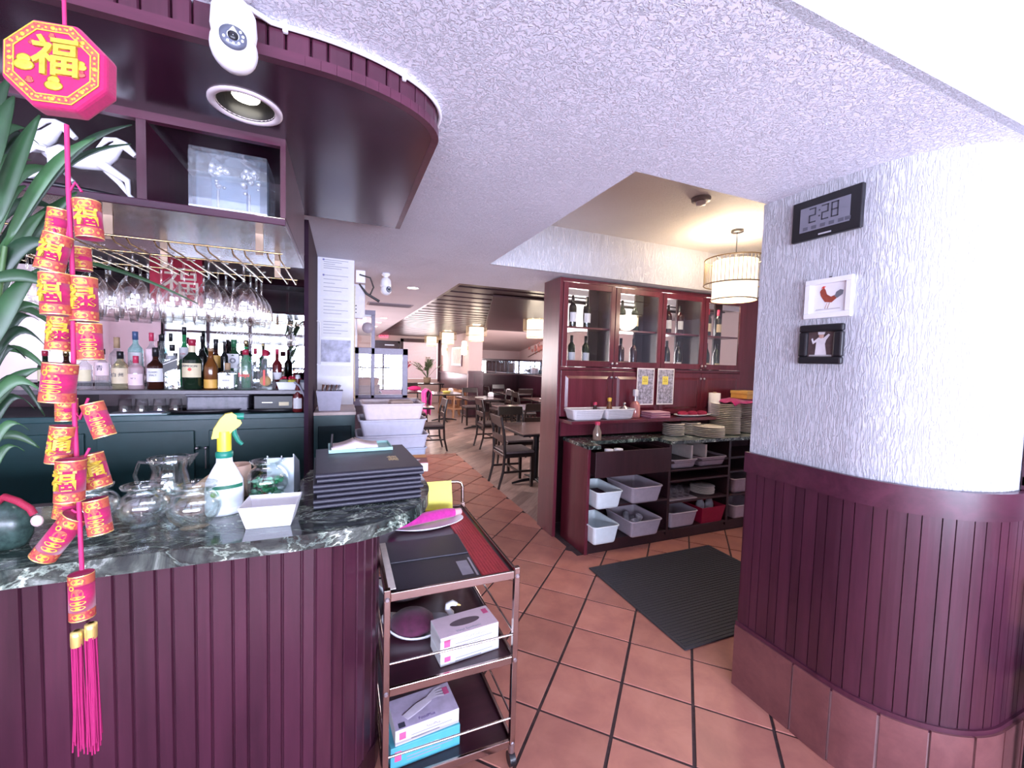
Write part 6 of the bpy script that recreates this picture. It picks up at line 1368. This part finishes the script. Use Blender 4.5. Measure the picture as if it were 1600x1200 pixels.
# cable along the canopy with clips
cbl = thing('white_cable', 'white cable clipped along the top of the curved canopy', 'cable', (0, 0, 0))
off = []
for q in range(64):
    s = 2.75+q*(plen(pc)-3.55-.05)/63; 
    if s > plen(pc)-.82: break
    (x, y), (tx, ty) = walk(pc, s); off.append((x+ty*.016, y-tx*.016, ZC-.007))
off = [(-.205, 1.13, ZC-.02), (-.19, 1.16, ZC-.008)]+[p for p in off if p[0] > -.17]
MB().tube(off, .0062, 8).build('cable', wcm, cbl)
for q in (4, len(off)//2, len(off)-6): x, y, z = off[q]; MB().box((x, y, z-.004), (.012, .012, .022)).build('clip', wcm, cbl, bev=.003)
# ---- ceiling downlights, vent, detector
for q, (x, y) in enumerate(((.728, 4.763), (.76, 8.575), (.753, 9.716), (.757, 10.95))):
    t = thing('downlight', ['recessed downlight nearest the bar', 'first far corridor downlight', 'second far corridor downlight', 'farthest corridor ceiling downlight of three'][q], 'ceiling light', (x, y, ZC), 0, 'corridor downlights')
    MB().lathe([(.055,-.001),(.075,-.005),(.080,-.001)], 24).build('ring', wcm, t); MB().lathe([(.001,-.002),(.056,-.002)], 20).build('lens', glow('downlight_glow', (1,.94,.84), 8), t)
    l = bpy.data.lights.new('downlight', 'SPOT'); l.energy = 6; l.spot_size = radians(110); l.color = (1,.88,.75); l.shadow_soft_size = .05; o = bpy.data.objects.new('downlight_beam', l); o.location = (0, 0, -.02); o.parent = t; COL.objects.link(o)
vt = thing('ceiling_vent', 'grey slatted air vent in the corridor ceiling', 'vent', (.65, 6.4, ZC)); MB().b2(-.32, .32, -.16, .16, -.008, -.001).build('frame', plain('grey_vent', (.36,.33,.38), .5), vt)
for k in range(9): MB().b2(-.29, .29, -.135+k*.031, -.118+k*.031, -.014, -.008).build('slat', plain('dark_vent', (.16,.14,.18), .5), vt)
sd = thing('smoke_detector', 'brown dome smoke detector in the ceiling recess', 'smoke detector', (2.33, 2.256, 2.809)); MB().lathe([(.001,0),(.065,0),(.062,-.02),(.04,-.024),(.001,-.024)], 24).build('base', plain('taupe_base', (.22,.18,.17), .5), sd); MB().lathe([(.034,-.024),(.032,-.046),(.001,-.050)], 20).build('dome', plain('pale_dome', (.62,.58,.56), .35), sd)
# ---- notices on the white wall
rows = [(403, 425, 'sheet of printed rules at the top of the notice wall'), (427, 463, 'printed certificate with a small emblem'), (465, 497, 'printed form with ruled lines'), (499, 527, 'boxed printed licence'), (530, 567, 'grey photo print of a hillside'), (571, 588, 'blank white sheet below the photo print')]
for q, (y0, y1, lab) in enumerate(rows):
    a = AY(526, y0, 3.70); b = AY(526, y1, 3.70); hh = (a.z-b.z)/2; t = thing('wall_notice', lab+' on the narrow wall', 'notice', (-.048, 3.7035, (a.z+b.z)/2), 0, 'notices on the narrow wall')
    MB().b2(-.118, .122, -.0018, 0, -hh+.002, hh-.002).build('sheet', M['paper'], t)
    if q == 4:
        MB().b2(-.112, .112, -.0026, -.0018, -hh+.008, hh-.008).build('photo', plain('grey_photo', (.44,.44,.56), .5, var=.45, scale=14), t)
    elif q < 4:
        for k in range(5): 
            zz = hh-.02-k*(2*hh-.03)/5; MB().b2(-.095, .09-.05*((k*7+q*3) % 3), -.0026, -.0018, zz-.004, zz).build('print_line', M['ink_grey'], t)
        if q in (0, 1): MB().cyl((-.095, -.0018, hh-.022), (-.095, -.003, hh-.022), .008, n=12).build('emblem', plain('blue_ink', (.20,.20,.45), .6), t)
# ---- wiring and devices on the corridor side of that wall
dv = thing('network_box', 'grey wall box with cables beside the notices', 'electrical box', (.135, 3.96, 2.13)); MB().b2(-.045, .05, -.03, .03, -.16, .14).build('case', plain('pale_grey_case', (.62,.60,.66), .4), dv, bev=.006)
for z in (-.05, -.08, -.11): MB().cyl((-.025, -.032, z), (-.025, -.03, z), .006, n=8).build('socket', M['black'], dv)
MB().b2(-.03, .05, -.05, .0, .15, .26).build('adapter', wcm, dv, bev=.006); MB().tube([(.0,-.05,.22), (.09,-.05,.20), (.12,-.05,.12), (.09,-.05,.05)], .007, 7).build('cable', M['black'], dv); MB().tube([(-.0,-.05,.14), (.06,-.05,.06), (.17,-.05,.0)], [.006,.012,.012], 7).build('cable', M['black'], dv)
MB().tube([(-.035,-.03,.12), (-.04,-.03,-.2), (-.03,-.02,-.9)], .005, 6).build('cable', plain('yellowish_cable', (.70,.66,.45), .5), dv)
fn = thing('emergency_lamp', 'round grey emergency spotlight beside the notices', 'lamp', (.215, 3.90, 1.885)); MB().lathe([(.001,0),(.03,0),(.045,.03),(.048,.05),(.001,.045)], 20, frame((0,0,0), (0,0,1), (-1,.2,0))).build('housing', plain('mauve_grey', (.36,.30,.33), .4), fn); MB().b2(-.05, -.02, -.01, .06, .0, .09).build('bracket', wcm, fn)
# handle bar on the dark wall
hbm = thing('wall_rod', 'thin pale rod handle on the dark wall end', 'handle', (-.183, 3.55, 1.74)); MB().tube([(0,.04,-.18), (.02,.04,-.18), (.022,.04,.12), (.02,.03,.15), (.0,.03,.16)], .005, 7).build('rod', wcm, hbm)
# ---- black chair at the right edge
bc = thing('black_chair', 'black padded chair cut off at the right edge', 'chair', (2.56, .395, .0005), 0)
for sx in (-.2, .2):
    for sy in (-.2, .2): MB().b2(sx-.018, sx+.018, sy-.018, sy+.018, 0, .45).build('leg', M['black'], bc)
MB().b2(-.23, .23, -.23, .23, .45, .52).build('seat', M['black'], bc, bev=.02); MB().b2(-.23, -.19, -.22, .22, .52, .88).build('backrest', M['black'], bc, bev=.015)
# ---- planting outside the street window, seen only in the mirrors
random.seed(31); mb = MB(); fb_ = MB()
for k in range(1300):
    x, y, z = random.uniform(-3.6, .6), random.uniform(-3.15, -2.9), .75+abs(random.gauss(0, .32)); a = random.uniform(0, 6.28); s = random.uniform(.04, .09)
    mb.add([(x, y, z), (x+s*cos(a), y, z+s*.4), (x+s*1.6*cos(a), y+.02, z+s*sin(a)), (x+s*.6*cos(a+.8), y, z+s*.5*sin(a))], [(0,1,2,3)])
    if k % 4 == 0: fb_.sphere((x, y+.05, z+.03), random.uniform(.015, .03), 6, 4)
pb_ = thing('flower_box', 'window box of orange flowers outside the street window', 'planter', (0, 0, 0))
MB().b2(-3.6, .6, -3.18, -2.88, .0, .75).build('box', plain('box_brown', (.10,.06,.05), .7), pb_); mb.build('foliage', lf[1], pb_)['kind'] = 'stuff'; fb_.build('blossoms', plain('orange_blossom', (.70,.24,.10), .6), pb_)['kind'] = 'stuff'
